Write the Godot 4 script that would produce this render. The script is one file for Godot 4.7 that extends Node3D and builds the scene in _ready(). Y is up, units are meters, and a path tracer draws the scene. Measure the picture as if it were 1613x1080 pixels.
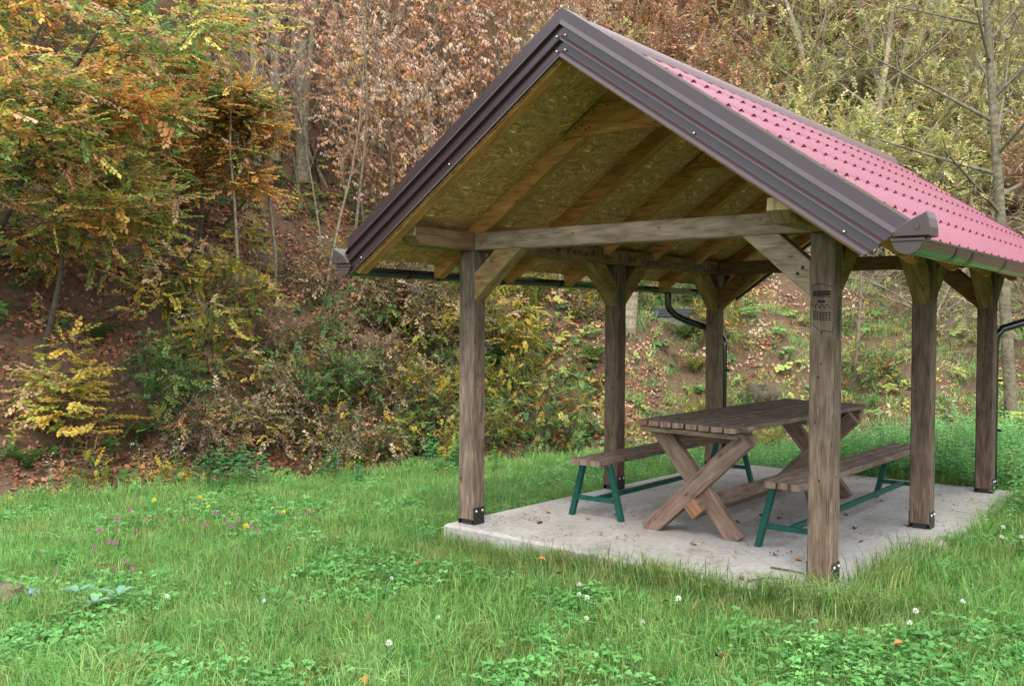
extends Node3D
# Coordinates: u runs along the gable (x), v runs along the ridge away from the gable (-z), y is up. Metres.

var rng := RandomNumberGenerator.new()
var noise_a := FastNoiseLite.new()
var noise_b := FastNoiseLite.new()
var used := {}
var M := {}
const CAM_U := 4.6307
const CAM_V := -5.4816
const SLOPE := 0.691
const RU := 1.33


func P(u: float, v: float, y: float) -> Vector3:
	return Vector3(u, y, -v)


# ---------------------------------------------------------------- geometry
class G:
	var v := PackedVector3Array()
	var n := PackedVector3Array()
	var uv := PackedVector2Array()
	var c := PackedColorArray()
	var idx := PackedInt32Array()

	func tri(a: Vector3, b: Vector3, d: Vector3, ua: Vector2, ub: Vector2, ud: Vector2, col: Color) -> void:
		var nn := (d - a).cross(b - a).normalized()
		var k := v.size()
		v.append(a); v.append(b); v.append(d)
		n.append(nn); n.append(nn); n.append(nn)
		uv.append(ua); uv.append(ub); uv.append(ud)
		c.append(col); c.append(col); c.append(col)
		idx.append(k); idx.append(k + 1); idx.append(k + 2)

	# a b c d round the face, clockwise as seen from outside
	func quad(a: Vector3, b: Vector3, d: Vector3, e: Vector3, ua: Vector2, ub: Vector2, ud: Vector2, ue: Vector2, col: Color) -> void:
		tri(a, b, d, ua, ub, ud, col)
		tri(a, d, e, ua, ud, ue, col)

	func grid(pts: Array, col: Color, scale_u := 1.0, scale_v := 1.0, flip := false) -> void:
		# pts[i][j]: smooth surface
		var rows := pts.size()
		var cols: int = pts[0].size()
		var k := v.size()
		for i in rows:
			for j in cols:
				var p: Vector3 = pts[i][j]
				var pi: Vector3 = pts[mini(i + 1, rows - 1)][j] - pts[maxi(i - 1, 0)][j]
				var pj: Vector3 = pts[i][mini(j + 1, cols - 1)] - pts[i][maxi(j - 1, 0)]
				var nn := pi.cross(pj).normalized()
				if flip:
					nn = -nn
				v.append(p); n.append(nn); uv.append(Vector2(j * scale_u, i * scale_v)); c.append(col)
		for i in rows - 1:
			for j in cols - 1:
				var a := k + i * cols + j
				if flip:
					for q in [a, a + cols, a + 1, a + 1, a + cols, a + cols + 1]:
						idx.append(q)
				else:
					for q in [a, a + 1, a + cols, a + 1, a + cols + 1, a + cols]:
						idx.append(q)

	func mesh() -> ArrayMesh:
		var m := ArrayMesh.new()
		var arr := []
		arr.resize(Mesh.ARRAY_MAX)
		arr[Mesh.ARRAY_VERTEX] = v
		arr[Mesh.ARRAY_NORMAL] = n
		arr[Mesh.ARRAY_TEX_UV] = uv
		arr[Mesh.ARRAY_COLOR] = c
		arr[Mesh.ARRAY_INDEX] = idx
		m.add_surface_from_arrays(Mesh.PRIMITIVE_TRIANGLES, arr)
		return m


# a polygon in the plane (ax, ay) given as (along grain, across grain), pushed out by thick along az, with small chamfers left off the end grain
func prism(g: G, poly: Array, o: Vector3, ax: Vector3, ay: Vector3, az: Vector3, thick: float, col := Color.WHITE, cap := Color.WHITE, bevel := 0.006, grain_y := false) -> void:
	var pts: Array[Vector2] = []
	for q in poly:
		pts.append(q)
	# vertex colours are stored between 0 and 1, so tones are halved here and the wood materials are twice as light
	col = Color(col.r * 0.5, col.g * 0.5, col.b * 0.5)
	cap = Color(cap.r * 0.5, cap.g * 0.5, cap.b * 0.5)
	var area := 0.0
	for i in pts.size():
		var a: Vector2 = pts[i]
		var b: Vector2 = pts[(i + 1) % pts.size()]
		area += a.x * b.y - b.x * a.y
	if (area < 0.0):
		pts.reverse()
	# make sure that ax, ay, az are right handed, so that counter-clockwise in the plane faces +az
	var right := ax.cross(ay).dot(az) > 0.0
	var off := Vector2(rng.randf() * 3.0, rng.randf() * 7.0)
	var nn := pts.size()
	var inner: Array[Vector2] = []
	for i in nn:
		var p: Vector2 = pts[i]
		var e0 := (p - pts[(i + nn - 1) % nn]).normalized()
		var e1 := (pts[(i + 1) % nn] - p).normalized()
		var n0 := Vector2(-e0.y, e0.x)
		var n1 := Vector2(-e1.y, e1.x)
		var nb := n0 + n1
		var l := bevel / maxf(0.35, nb.length() * nb.length() * 0.5)
		inner.append(p + nb * l)
	var w := func(p: Vector2, t: float) -> Vector3: return o + ax * p.x + ay * p.y + az * t
	var tex := func(p: Vector2) -> Vector2: return Vector2(p.x, p.y) + off if grain_y else Vector2(p.y, p.x) + off
	for side in 2:
		var t := thick if side == 1 else 0.0
		var ear := Geometry2D.triangulate_polygon(PackedVector2Array(inner))
		for k in range(0, ear.size(), 3):
			var a := inner[ear[k]]
			var b := inner[ear[k + 1]]
			var d := inner[ear[k + 2]]
			var ccw := (b - a).cross(d - a) > 0.0
			var want := ccw == ((side == 1) == right)
			# clockwise seen from outside: reverse a ccw triangle on the outward side
			var sh := Vector2(side * 0.37, 0)
			if want:
				g.tri(w.call(a, t), w.call(d, t), w.call(b, t), tex.call(a) + sh, tex.call(d) + sh, tex.call(b) + sh, col)
			else:
				g.tri(w.call(a, t), w.call(b, t), w.call(d, t), tex.call(a) + sh, tex.call(b) + sh, tex.call(d) + sh, col)
	for i in nn:
		var j := (i + 1) % nn
		var p: Vector2 = pts[i]
		var q: Vector2 = pts[j]
		var along: float = absf((q - p).normalized().y if grain_y else (q - p).normalized().x)
		var cc := cap if along < 0.45 else col
		var s := Vector2(0.71 + i * 0.19, 0)
		var strips := [[inner[i], 0.0, pts[i], bevel, inner[j], pts[j]], [pts[i], bevel, pts[i], thick - bevel, pts[j], pts[j]], [pts[i], thick - bevel, inner[i], thick, pts[j], inner[j]]]
		for st in strips:
			var pa: Vector3 = w.call(st[0], st[1])
			var pb: Vector3 = w.call(st[2], st[3])
			var pc: Vector3 = w.call(st[5], st[3])
			var pd: Vector3 = w.call(st[4], st[1])
			var ga: float = p.y if grain_y else p.x
			var gb: float = q.y if grain_y else q.x
			if along < 0.45:
				ga = 0.0
				gb = 0.02
			var ua := Vector2(st[1], ga) + off + s
			var ub := Vector2(st[3], ga) + off + s
			var uc := Vector2(st[3], gb) + off + s
			var ud := Vector2(st[1], gb) + off + s
			if right:
				g.quad(pa, pb, pc, pd, ua, ub, uc, ud, cc)
			else:
				g.quad(pd, pc, pb, pa, ud, uc, ub, ua, cc)


# a bar from a to b with section w (along side) by h (along up)
func bar(g: G, a: Vector3, b: Vector3, side: Vector3, w: float, h: float, col := Color.WHITE, cap := Color.WHITE, bevel := 0.005) -> void:
	var ax := (b - a).normalized()
	var sd := (side - ax * side.dot(ax)).normalized()
	var up := sd.cross(ax).normalized()
	var l := a.distance_to(b)
	prism(g, [Vector2(0, -h / 2), Vector2(l, -h / 2), Vector2(l, h / 2), Vector2(0, h / 2)], a - sd * w / 2, ax, up, sd, w, col, cap, bevel)


func tube(g: G, pts: Array, radii: Array, sides: int, col := Color.WHITE, caps := false) -> void:
	var k := g.v.size()
	var ref := Vector3.UP if absf((pts[1] - pts[0]).normalized().y) < 0.9 else Vector3.RIGHT
	var along := 0.0
	var m := pts.size()
	for i in m:
		var d: Vector3 = (pts[mini(i + 1, m - 1)] - pts[maxi(i - 1, 0)]).normalized()
		var x := (ref - d * ref.dot(d)).normalized()
		ref = x
		var y := d.cross(x)
		if i > 0:
			along += pts[i].distance_to(pts[i - 1])
		for s in sides + 1:
			var ang := TAU * s / sides
			var nn := x * cos(ang) + y * sin(ang)
			g.v.append(pts[i] + nn * float(radii[i]))
			g.n.append(nn)
			g.uv.append(Vector2(float(s) / sides * maxf(0.3, ceilf(float(radii[0]) * 6.0) * 0.5), along))
			g.c.append(col)
	for i in m - 1:
		for s in sides:
			var a := k + i * (sides + 1) + s
			var b := a + sides + 1
			g.idx.append(a); g.idx.append(b); g.idx.append(a + 1)
			g.idx.append(a + 1); g.idx.append(b); g.idx.append(b + 1)
	if caps:
		for e in [0, m - 1]:
			var ctr: Vector3 = pts[e]
			for s in sides:
				var a2 := g.v[k + e * (sides + 1) + s]
				var b2 := g.v[k + e * (sides + 1) + s + 1]
				if e == 0:
					g.tri(ctr, b2, a2, Vector2.ZERO, Vector2(0.02, 0), Vector2(0, 0.02), col)
				else:
					g.tri(ctr, a2, b2, Vector2.ZERO, Vector2(0.02, 0), Vector2(0, 0.02), col)


func ball(g: G, ctr: Vector3, r: Vector3, col := Color.WHITE, la := 6, lo := 8) -> void:
	var pts := []
	for i in la + 1:
		var row := []
		var t := PI * i / la
		for j in lo + 1:
			var f := TAU * j / lo
			row.append(ctr + Vector3(sin(t) * cos(f) * r.x, cos(t) * r.y, sin(t) * sin(f) * r.z))
		pts.append(row)
	var k := g.v.size()
	g.grid(pts, col, 0.05, 0.05, true)
	for q in range(k, g.v.size()):
		g.n[q] = ((g.v[q] - ctr) / r).normalized()


# ---------------------------------------------------------------- objects
func numbered(called: String) -> String:
	var k: int = used.get(called, 0)
	used[called] = k + 1
	return called if k == 0 else "%s_%03d" % [called, k]


func tag(o: Node, label: String, category := "", group := "", kind := "") -> Node:
	if label != "":
		o.set_meta("label", label)
	if category != "":
		o.set_meta("category", category)
	if group != "":
		o.set_meta("group", group)
	if kind != "":
		o.set_meta("kind", kind)
	return o


func thing(called: String, label: String, category: String, at := Vector3.ZERO, group := "") -> Node3D:
	var o := Node3D.new()
	o.name = numbered(called)
	add_child(o)
	o.position = at
	tag(o, label, category, group)
	return o


# a mesh whose geometry was written in world coordinates (pass its thing's position as base), or relative to the parent
func put(called: String, g: G, m: Material, parent: Node = self, base := Vector3.ZERO) -> MeshInstance3D:
	var o := MeshInstance3D.new()
	o.mesh = g.mesh()
	o.material_override = m
	if parent == self:
		o.name = numbered(called)
	else:
		o.name = called
	o.position = -base
	if parent != self:
		var k := 0
		while parent.has_node(NodePath(o.name)):
			k += 1
			o.name = "%s_%03d" % [called, k]
	parent.add_child(o)
	return o


func copy_of(o: Node3D, at: Vector3, turn: float, label: String, group := "", size := 1.0) -> Node3D:
	var base := str(o.name)
	var cut := base.rfind("_0")
	if cut > 0 and base.length() - cut == 4:
		base = base.substr(0, cut)
	var c: Node3D = o.duplicate()
	c.name = numbered(base)
	add_child(c)
	c.transform = Transform3D(Basis(Vector3.UP, turn).scaled(Vector3.ONE * size), at)
	c.set_meta("label", label)
	if group != "":
		c.set_meta("group", group)
	return c


func multi(called: String, mesh: Mesh, m: Material, xf: Array, cols: Array, parent: Node = self, base := Vector3.ZERO) -> MultiMeshInstance3D:
	var mm := MultiMesh.new()
	mm.transform_format = MultiMesh.TRANSFORM_3D
	mm.use_colors = true
	mm.mesh = mesh
	mm.instance_count = xf.size()
	var buf := PackedFloat32Array()
	buf.resize(xf.size() * 16)
	var k := 0
	for i in xf.size():
		var t: Transform3D = xf[i]
		var b := t.basis
		var o := t.origin - base
		var col: Color = cols[i]
		buf[k] = b.x.x; buf[k + 1] = b.y.x; buf[k + 2] = b.z.x; buf[k + 3] = o.x
		buf[k + 4] = b.x.y; buf[k + 5] = b.y.y; buf[k + 6] = b.z.y; buf[k + 7] = o.y
		buf[k + 8] = b.x.z; buf[k + 9] = b.y.z; buf[k + 10] = b.z.z; buf[k + 11] = o.z
		buf[k + 12] = col.r; buf[k + 13] = col.g; buf[k + 14] = col.b; buf[k + 15] = 1.0
		k += 16
	mm.buffer = buf
	var o2 := MultiMeshInstance3D.new()
	o2.multimesh = mm
	o2.material_override = m
	o2.name = numbered(called) if parent == self else called
	parent.add_child(o2, true)
	return o2


# ---------------------------------------------------------------- the lie of the land
const TOE := [Vector2(-16, -22), Vector2(-9, -9), Vector2(-6.2, -3), Vector2(-5.3, -1), Vector2(-4.6, 1), Vector2(-3.9, 3), Vector2(-2.8, 5.2), Vector2(-0.8, 7.2), Vector2(2, 8.6), Vector2(6, 9.6), Vector2(12, 10.4), Vector2(24, 11), Vector2(60, 10)]
const TOE_LEFT := [1.0, 1.0, 1.0, 1.0, 1.0, 0.95, 0.75, 0.4, 0.12, 0.0, 0.0, 0.0, 0.0]


# (signed distance beyond the foot of the slope, how far this is the steep left-hand slope)
func toe(u: float, v: float) -> Vector2:
	var p := Vector2(u, v)
	var best := 1e9
	var sgn := 1.0
	var left := 1.0
	for i in TOE.size() - 1:
		var a: Vector2 = TOE[i]
		var b: Vector2 = TOE[i + 1]
		var d := b - a
		var t := clampf((p - a).dot(d) / d.length_squared(), 0.0, 1.0)
		var q := a + d * t
		var l := p.distance_to(q)
		if l < best:
			best = l
			sgn = 1.0 if d.cross(p - q) > 0.0 else -1.0
			left = lerpf(TOE_LEFT[i], TOE_LEFT[i + 1], t)
	return Vector2(best * sgn, left)


func ground(u: float, v: float) -> float:
	var t := toe(u, v)
	var s := t.x
	var l := t.y
	var low := -0.13 + 0.025 * noise_a.get_noise_2d(u * 40.0, v * 40.0) + 0.05 * noise_b.get_noise_2d(u * 6.0, v * 6.0)
	# beside the slab the soil lies close under its edge
	low += 0.09 * smoothstep(0.1, 1.6, u) * smoothstep(-1.6, -0.3, v)
	low += 0.10 * smoothstep(2.6, 4.2, u) * smoothstep(-1.0, 1.0, v)
	# under the slab
	if u > -0.15 and u < 2.8 and v > -0.05 and v < 4.25:
		low = minf(low, -0.12)
	var ditch := 0.65 * l * smoothstep(-1.45, -0.55, s) * (1.0 - smoothstep(0.0, 0.8, s))
	if s < -1.5:
		return low
	var hl := 0.0
	var hr := 0.0
	if s > 0.0:
		hl = 0.5 * minf(s, 1.3) + 1.05 * clampf(s - 1.3, 0.0, 0.9) + 0.72 * clampf(s - 2.2, 0.0, 24.0) + 0.1 * maxf(0.0, s - 26.2)
		hr = 0.29 * minf(s, 8.5) + 0.62 * clampf(s - 8.5, 0.0, 12.0) + 0.1 * maxf(0.0, s - 20.5)
		hl -= 0.55 * (1.0 - smoothstep(0.0, 3.5, s))
	else:
		hl = -0.55 * smoothstep(-1.5, 0.0, s)
		ditch *= 0.3
	var h := lerpf(hr, hl, l) + low - ditch * 0.25
	if s > 0.3:
		var k := minf(1.0, (s - 0.3) / 2.0)
		h += k * (0.55 * noise_b.get_noise_2d(u * 9.0, v * 9.0) + 0.16 * noise_a.get_noise_2d(u * 22.0, v * 22.0))
	return h


func on_ground(u: float, v: float, lift := 0.0) -> Vector3:
	return P(u, v, ground(u, v) + lift)


func ground_normal(u: float, v: float) -> Vector3:
	var e := 0.15
	var hx := ground(u + e, v) - ground(u - e, v)
	var hz := ground(u, v + e) - ground(u, v - e)
	return Vector3(-hx / (2 * e), 1.0, hz / (2 * e)).normalized()


func in_sight(u: float, v: float, margin := 0.12, far := 60.0) -> bool:
	var du := u - CAM_U
	var dv := v - CAM_V
	var f := -0.6148 * du + 0.7887 * dv
	var r := 0.7887 * du + 0.6148 * dv
	return f > 1.5 and f < far and absf(r) < f * (0.522 + margin) + 0.3


func over_slab(u: float, v: float, m := 0.0) -> bool:
	return Geometry2D.is_point_in_polygon(Vector2(u, v), PackedVector2Array([Vector2(-0.215 - m, -0.075 - m), Vector2(2.2, -0.25 - m), Vector2(2.84 + m, -0.28 - m), Vector2(2.86 + m, 4.28 + m), Vector2(-0.07 - m, 4.28 + m)]))


func tint(c: Color, k := 0.15) -> Color:
	var f := 1.0 + rng.randf_range(-k, k)
	return Color(c.r * f * (1.0 + rng.randf_range(-k, k) * 0.3), c.g * f, c.b * f * (1.0 + rng.randf_range(-k, k) * 0.3))


func lin(r: int, g: int, b: int) -> Color:
	return Color8(r, g, b).srgb_to_linear()


func pick(list: Array):
	return list[rng.randi() % list.size()]


# ---------------------------------------------------------------- materials
func img_tex(w: int, h: int, px: PackedByteArray) -> ImageTexture:
	return ImageTexture.create_from_image(Image.create_from_data(w, h, false, Image.FORMAT_RGB8, px))


func mat(r: int, g: int, b: int, rough := 0.8, vertex := false) -> StandardMaterial3D:
	var m := StandardMaterial3D.new()
	m.albedo_color = Color8(r, g, b)
	m.roughness = rough
	m.vertex_color_use_as_albedo = vertex
	return m


# grain that repeats along the grain without a seam; returns grey heights 0..1 of a w x h field
func wood_field(w: int, h: int, sd: int, knots: int) -> PackedFloat32Array:
	var out := PackedFloat32Array()
	out.resize(w * h)
	var n := FastNoiseLite.new()
	n.seed = sd
	n.frequency = 1.0
	n.fractal_octaves = 2
	var n2 := FastNoiseLite.new()
	n2.seed = sd + 7
	n2.frequency = 1.0
	n2.fractal_octaves = 3
	var kn := []
	var r2 := RandomNumberGenerator.new()
	r2.seed = sd
	for k in knots:
		kn.append(Vector3(r2.randf() * w, r2.randf() * h, r2.randf_range(3.0, 8.0)))
	for y in h:
		var a := TAU * y / h
		var cy := cos(a)
		var sy := sin(a)
		for x in w:
			var fx: float = absf(float(x) / w * 2.0 - 1.0)
			var bend := 0.0
			var dark := 0.0
			for q in kn:
				var dx: float = x - q.x
				var dy: float = y - q.y
				if absf(dx) < 40.0 and absf(dy) < 90.0:
					var rr: float = dx * dx + dy * dy * 0.35
					bend += 0.05 * signf(dx) * exp(-rr / (q.z * q.z * 9.0))
					dark += exp(-(dx * dx + dy * dy * 0.6) / (q.z * q.z))
			var fine := n.get_noise_3d((fx + bend) * 46.0, cy * 2.2, sy * 2.2)
			var broad := n2.get_noise_3d((fx + bend) * 5.0 + 40.0, cy * 1.1, sy * 1.1)
			var crack := n.get_noise_3d((fx + bend) * 16.0 + 90.0, cy * 0.8, sy * 0.8)
			var val := 0.52 + 0.17 * fine + 0.36 * broad - 0.45 * minf(1.0, dark)
			if crack > 0.46:
				val -= (crack - 0.46) * 2.2
			out[y * w + x] = val
	return out


func wood_texture(f: PackedFloat32Array, w: int, h: int, dark: Color, mid: Color, light: Color) -> ImageTexture:
	var px := PackedByteArray()
	px.resize(w * h * 3)
	for i in w * h:
		var t := clampf(f[i], 0.0, 1.0)
		var c := dark.lerp(mid, t * 2.0) if t < 0.5 else mid.lerp(light, t * 2.0 - 1.0)
		px[i * 3] = int(c.r * 255); px[i * 3 + 1] = int(c.g * 255); px[i * 3 + 2] = int(c.b * 255)
	return img_tex(w, h, px)


func wood_bump(f: PackedFloat32Array, w: int, h: int) -> ImageTexture:
	var px := PackedByteArray()
	px.resize(w * h)
	for i in w * h:
		px[i] = int(clampf(f[i], 0.0, 1.0) * 255)
	var im := Image.create_from_data(w, h, false, Image.FORMAT_L8, px)
	im.bump_map_to_normal_map(6.0)
	return ImageTexture.create_from_image(im)


func wood_material(tex: Texture2D, nrm: Texture2D, rough := 0.85) -> StandardMaterial3D:
	var m := StandardMaterial3D.new()
	m.albedo_texture = tex
	m.albedo_color = Color(2, 2, 2).linear_to_srgb()
	m.vertex_color_use_as_albedo = true
	m.roughness = rough
	m.metallic_specular = 0.35
	m.uv1_scale = Vector3(2.4, 0.6, 1)
	m.normal_enabled = true
	m.normal_texture = nrm
	m.normal_scale = 0.5
	return m


# a mottled picture from two or three noises; ramp of colours
func mottle(size: int, sd: int, ramp: Array, freq: float, oct := 5, fleck := 0.0) -> ImageTexture:
	var n := FastNoiseLite.new()
	n.seed = sd
	n.frequency = freq
	n.fractal_octaves = oct
	n.fractal_gain = 0.6
	var a := n.get_seamless_image(size, size).get_data()
	n.seed = sd + 3
	n.frequency = freq * 9.0
	n.fractal_octaves = 3
	var b := n.get_seamless_image(size, size).get_data()
	var px := PackedByteArray()
	px.resize(size * size * 3)
	var top := ramp.size() - 1
	for i in size * size:
		var t := clampf((a[i] * 0.7 + b[i] * 0.3) / 255.0, 0.0, 0.999) * top
		var k := int(t)
		var c: Color = ramp[k].lerp(ramp[mini(k + 1, top)], t - k)
		if fleck > 0.0:
			c = c * (1.0 + fleck * (b[i] / 255.0 - 0.5))
		px[i * 3] = clampi(int(c.r * 255), 0, 255); px[i * 3 + 1] = clampi(int(c.g * 255), 0, 255); px[i * 3 + 2] = clampi(int(c.b * 255), 0, 255)
	return img_tex(size, size, px)


func osb_texture() -> ImageTexture:
	var w := 640
	var px := PackedByteArray()
	px.resize(w * w * 3)
	for i in w * w:
		px[i * 3] = 170; px[i * 3 + 1] = 132; px[i * 3 + 2] = 88
	var r := RandomNumberGenerator.new()
	r.seed = 5
	var tones := [Color8(136, 102, 66), Color8(126, 92, 58), Color8(118, 86, 54), Color8(146, 112, 74), Color8(132, 90, 56), Color8(110, 80, 52), Color8(142, 100, 64)]
	for k in 1500:
		var cx := r.randf() * w
		var cy := r.randf() * w
		var a := r.randf_range(-0.7, 0.7) + (PI / 2 if r.randf() < 0.25 else 0.0)
		var l := r.randf_range(30.0, 90.0)
		var h := r.randf_range(4.0, 16.0)
		var t: Color = tones[r.randi() % tones.size()] * r.randf_range(1.2, 1.55)
		if r.randf() < 0.05:
			t = t * 1.3
		var ca := cos(a)
		var sa := sin(a)
		for j in int(h):
			var edge := 0.86 if j == 0 else 1.0
			for i in int(l):
				var x := posmod(int(cx + ca * i - sa * j), w)
				var y := posmod(int(cy + sa * i + ca * j), w)
				var q := (y * w + x) * 3
				var e := edge * (0.96 + 0.08 * float((j * 7) % 3) / 2.0)
				px[q] = clampi(int(t.r8 * e), 0, 255); px[q + 1] = clampi(int(t.g8 * e), 0, 255); px[q + 2] = clampi(int(t.b8 * e), 0, 255)
	return img_tex(w, w, px)


func tri_mat(tex: Texture2D, scale: float, rough := 0.9, world := true, vertex := false) -> StandardMaterial3D:
	var m := StandardMaterial3D.new()
	m.albedo_texture = tex
	m.uv1_triplanar = true
	m.uv1_world_triplanar = world
	m.uv1_scale = Vector3.ONE * scale
	m.roughness = rough
	m.metallic_specular = 0.3
	m.vertex_color_use_as_albedo = vertex
	return m


func leaf_mat(back := 0.5, rough := 0.6) -> StandardMaterial3D:
	var m := StandardMaterial3D.new()
	m.albedo_color = Color.WHITE
	m.vertex_color_use_as_albedo = true
	m.roughness = rough
	m.metallic_specular = 0.3
	m.cull_mode = BaseMaterial3D.CULL_DISABLED
	m.backlight_enabled = true
	m.backlight = Color(back, back, back)
	return m


func make_materials() -> void:
	var w := 320
	var h := 800
	var f1 := wood_field(w, h, 11, 9)
	var f2 := wood_field(w, h, 23, 5)
	var nrm := wood_bump(f1, w, h)
	var nrm2 := wood_bump(f2, w, h)
	M.post = wood_material(wood_texture(f1, w, h, Color8(56, 46, 40), Color8(102, 88, 77), Color8(144, 128, 115)), nrm)
	M.beam = wood_material(wood_texture(f2, w, h, Color8(76, 63, 52), Color8(126, 108, 92), Color8(160, 144, 128)), nrm2)
	M.rafter = wood_material(wood_texture(f1, w, h, Color8(104, 68, 38), Color8(172, 124, 78), Color8(206, 164, 114)), nrm)
	M.brace = wood_material(wood_texture(f2, w, h, Color8(84, 64, 44), Color8(142, 116, 86), Color8(176, 152, 122)), nrm2)
	M.table = wood_material(wood_texture(f2, w, h, Color8(56, 47, 42), Color8(104, 91, 82), Color8(142, 128, 117)), nrm2)
	M.table_leg = wood_material(wood_texture(f1, w, h, Color8(66, 53, 45), Color8(112, 94, 83), Color8(146, 128, 116)), nrm)
	M.osb = StandardMaterial3D.new()
	M.osb.albedo_texture = osb_texture()
	M.osb.uv1_scale = Vector3(1.15, 1.15, 1)
	M.osb.roughness = 0.75
	M.concrete = tri_mat(mottle(512, 3, [Color8(100, 88, 76), Color8(130, 122, 114), Color8(147, 142, 137), Color8(153, 149, 145), Color8(158, 155, 152), Color8(172, 170, 168)], 0.008, 6, 0.12), 0.45)
	M.soil = tri_mat(mottle(256, 9, [Color8(52, 36, 22), Color8(74, 54, 34), Color8(96, 72, 48)], 0.02, 5, 0.5), 0.6)
	M.lawn = tri_mat(mottle(512, 14, [Color8(44, 70, 32), Color8(56, 86, 40), Color8(66, 92, 44), Color8(84, 92, 54)], 0.01, 5, 0.5), 0.5)
	M.litter_soil = tri_mat(mottle(512, 19, [Color8(30, 25, 20), Color8(52, 42, 33), Color8(80, 64, 50), Color8(102, 82, 64), Color8(66, 58, 40), Color8(88, 70, 54)], 0.05, 5, 1.1), 0.55)
	M.bark = tri_mat(mottle(256, 31, [Color8(46, 42, 36), Color8(78, 72, 62), Color8(104, 98, 86), Color8(130, 124, 110)], 0.03, 4, 0.5), 1.4, 0.9, true, true)
	M.bark.albedo_color = Color(2.4, 2.4, 2.4).linear_to_srgb()
	M.stone = tri_mat(mottle(256, 37, [Color8(70, 64, 58), Color8(110, 102, 94), Color8(140, 132, 122)], 0.02, 5, 0.5), 1.0)
	M.roof = tri_mat(mottle(256, 51, [Color8(94, 28, 46), Color8(108, 32, 54), Color8(112, 33, 56), Color8(116, 36, 58), Color8(120, 46, 65)], 0.01, 5, 0.06), 0.5, 0.38)
	M.roof.metallic_specular = 0.4
	M.ridge = mat(84, 52, 52, 0.4)
	M.fascia = mat(54, 41, 43, 0.2)
	M.fascia.metallic_specular = 0.47
	M.gutter = mat(30, 27, 25, 0.13)
	M.gutter.metallic_specular = 0.6
	M.steel = mat(26, 26, 28, 0.5)
	M.zinc = mat(205, 205, 205, 0.35)
	M.zinc.metallic = 0.7
	M.green = tri_mat(mottle(256, 41, [Color8(70, 52, 38), Color8(40, 58, 46), Color8(20, 64, 55), Color8(23, 71, 61), Color8(26, 76, 65), Color8(20, 66, 56), Color8(62, 60, 46)], 0.03, 4, 0.2), 2.0, 0.5)
	M.ink = mat(16, 16, 19, 0.8)
	M.leaf = leaf_mat(0.9)
	M.cap = mat(58, 45, 43, 0.45)
	M.dry = leaf_mat(0.6, 0.85)
	M.grass = leaf_mat(0.95, 0.6)
	M.plain = mat(255, 255, 255, 0.8, true)


# ---------------------------------------------------------------- the shelter
const S := 0.14
const H := 2.012
const V0 := -0.79
const V1 := 5.3
const RB := 3.01
const OSB_Y := 3.15


func roof_y(y0: float, u: float) -> float:
	return y0 - SLOPE * absf(u - RU)


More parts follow.
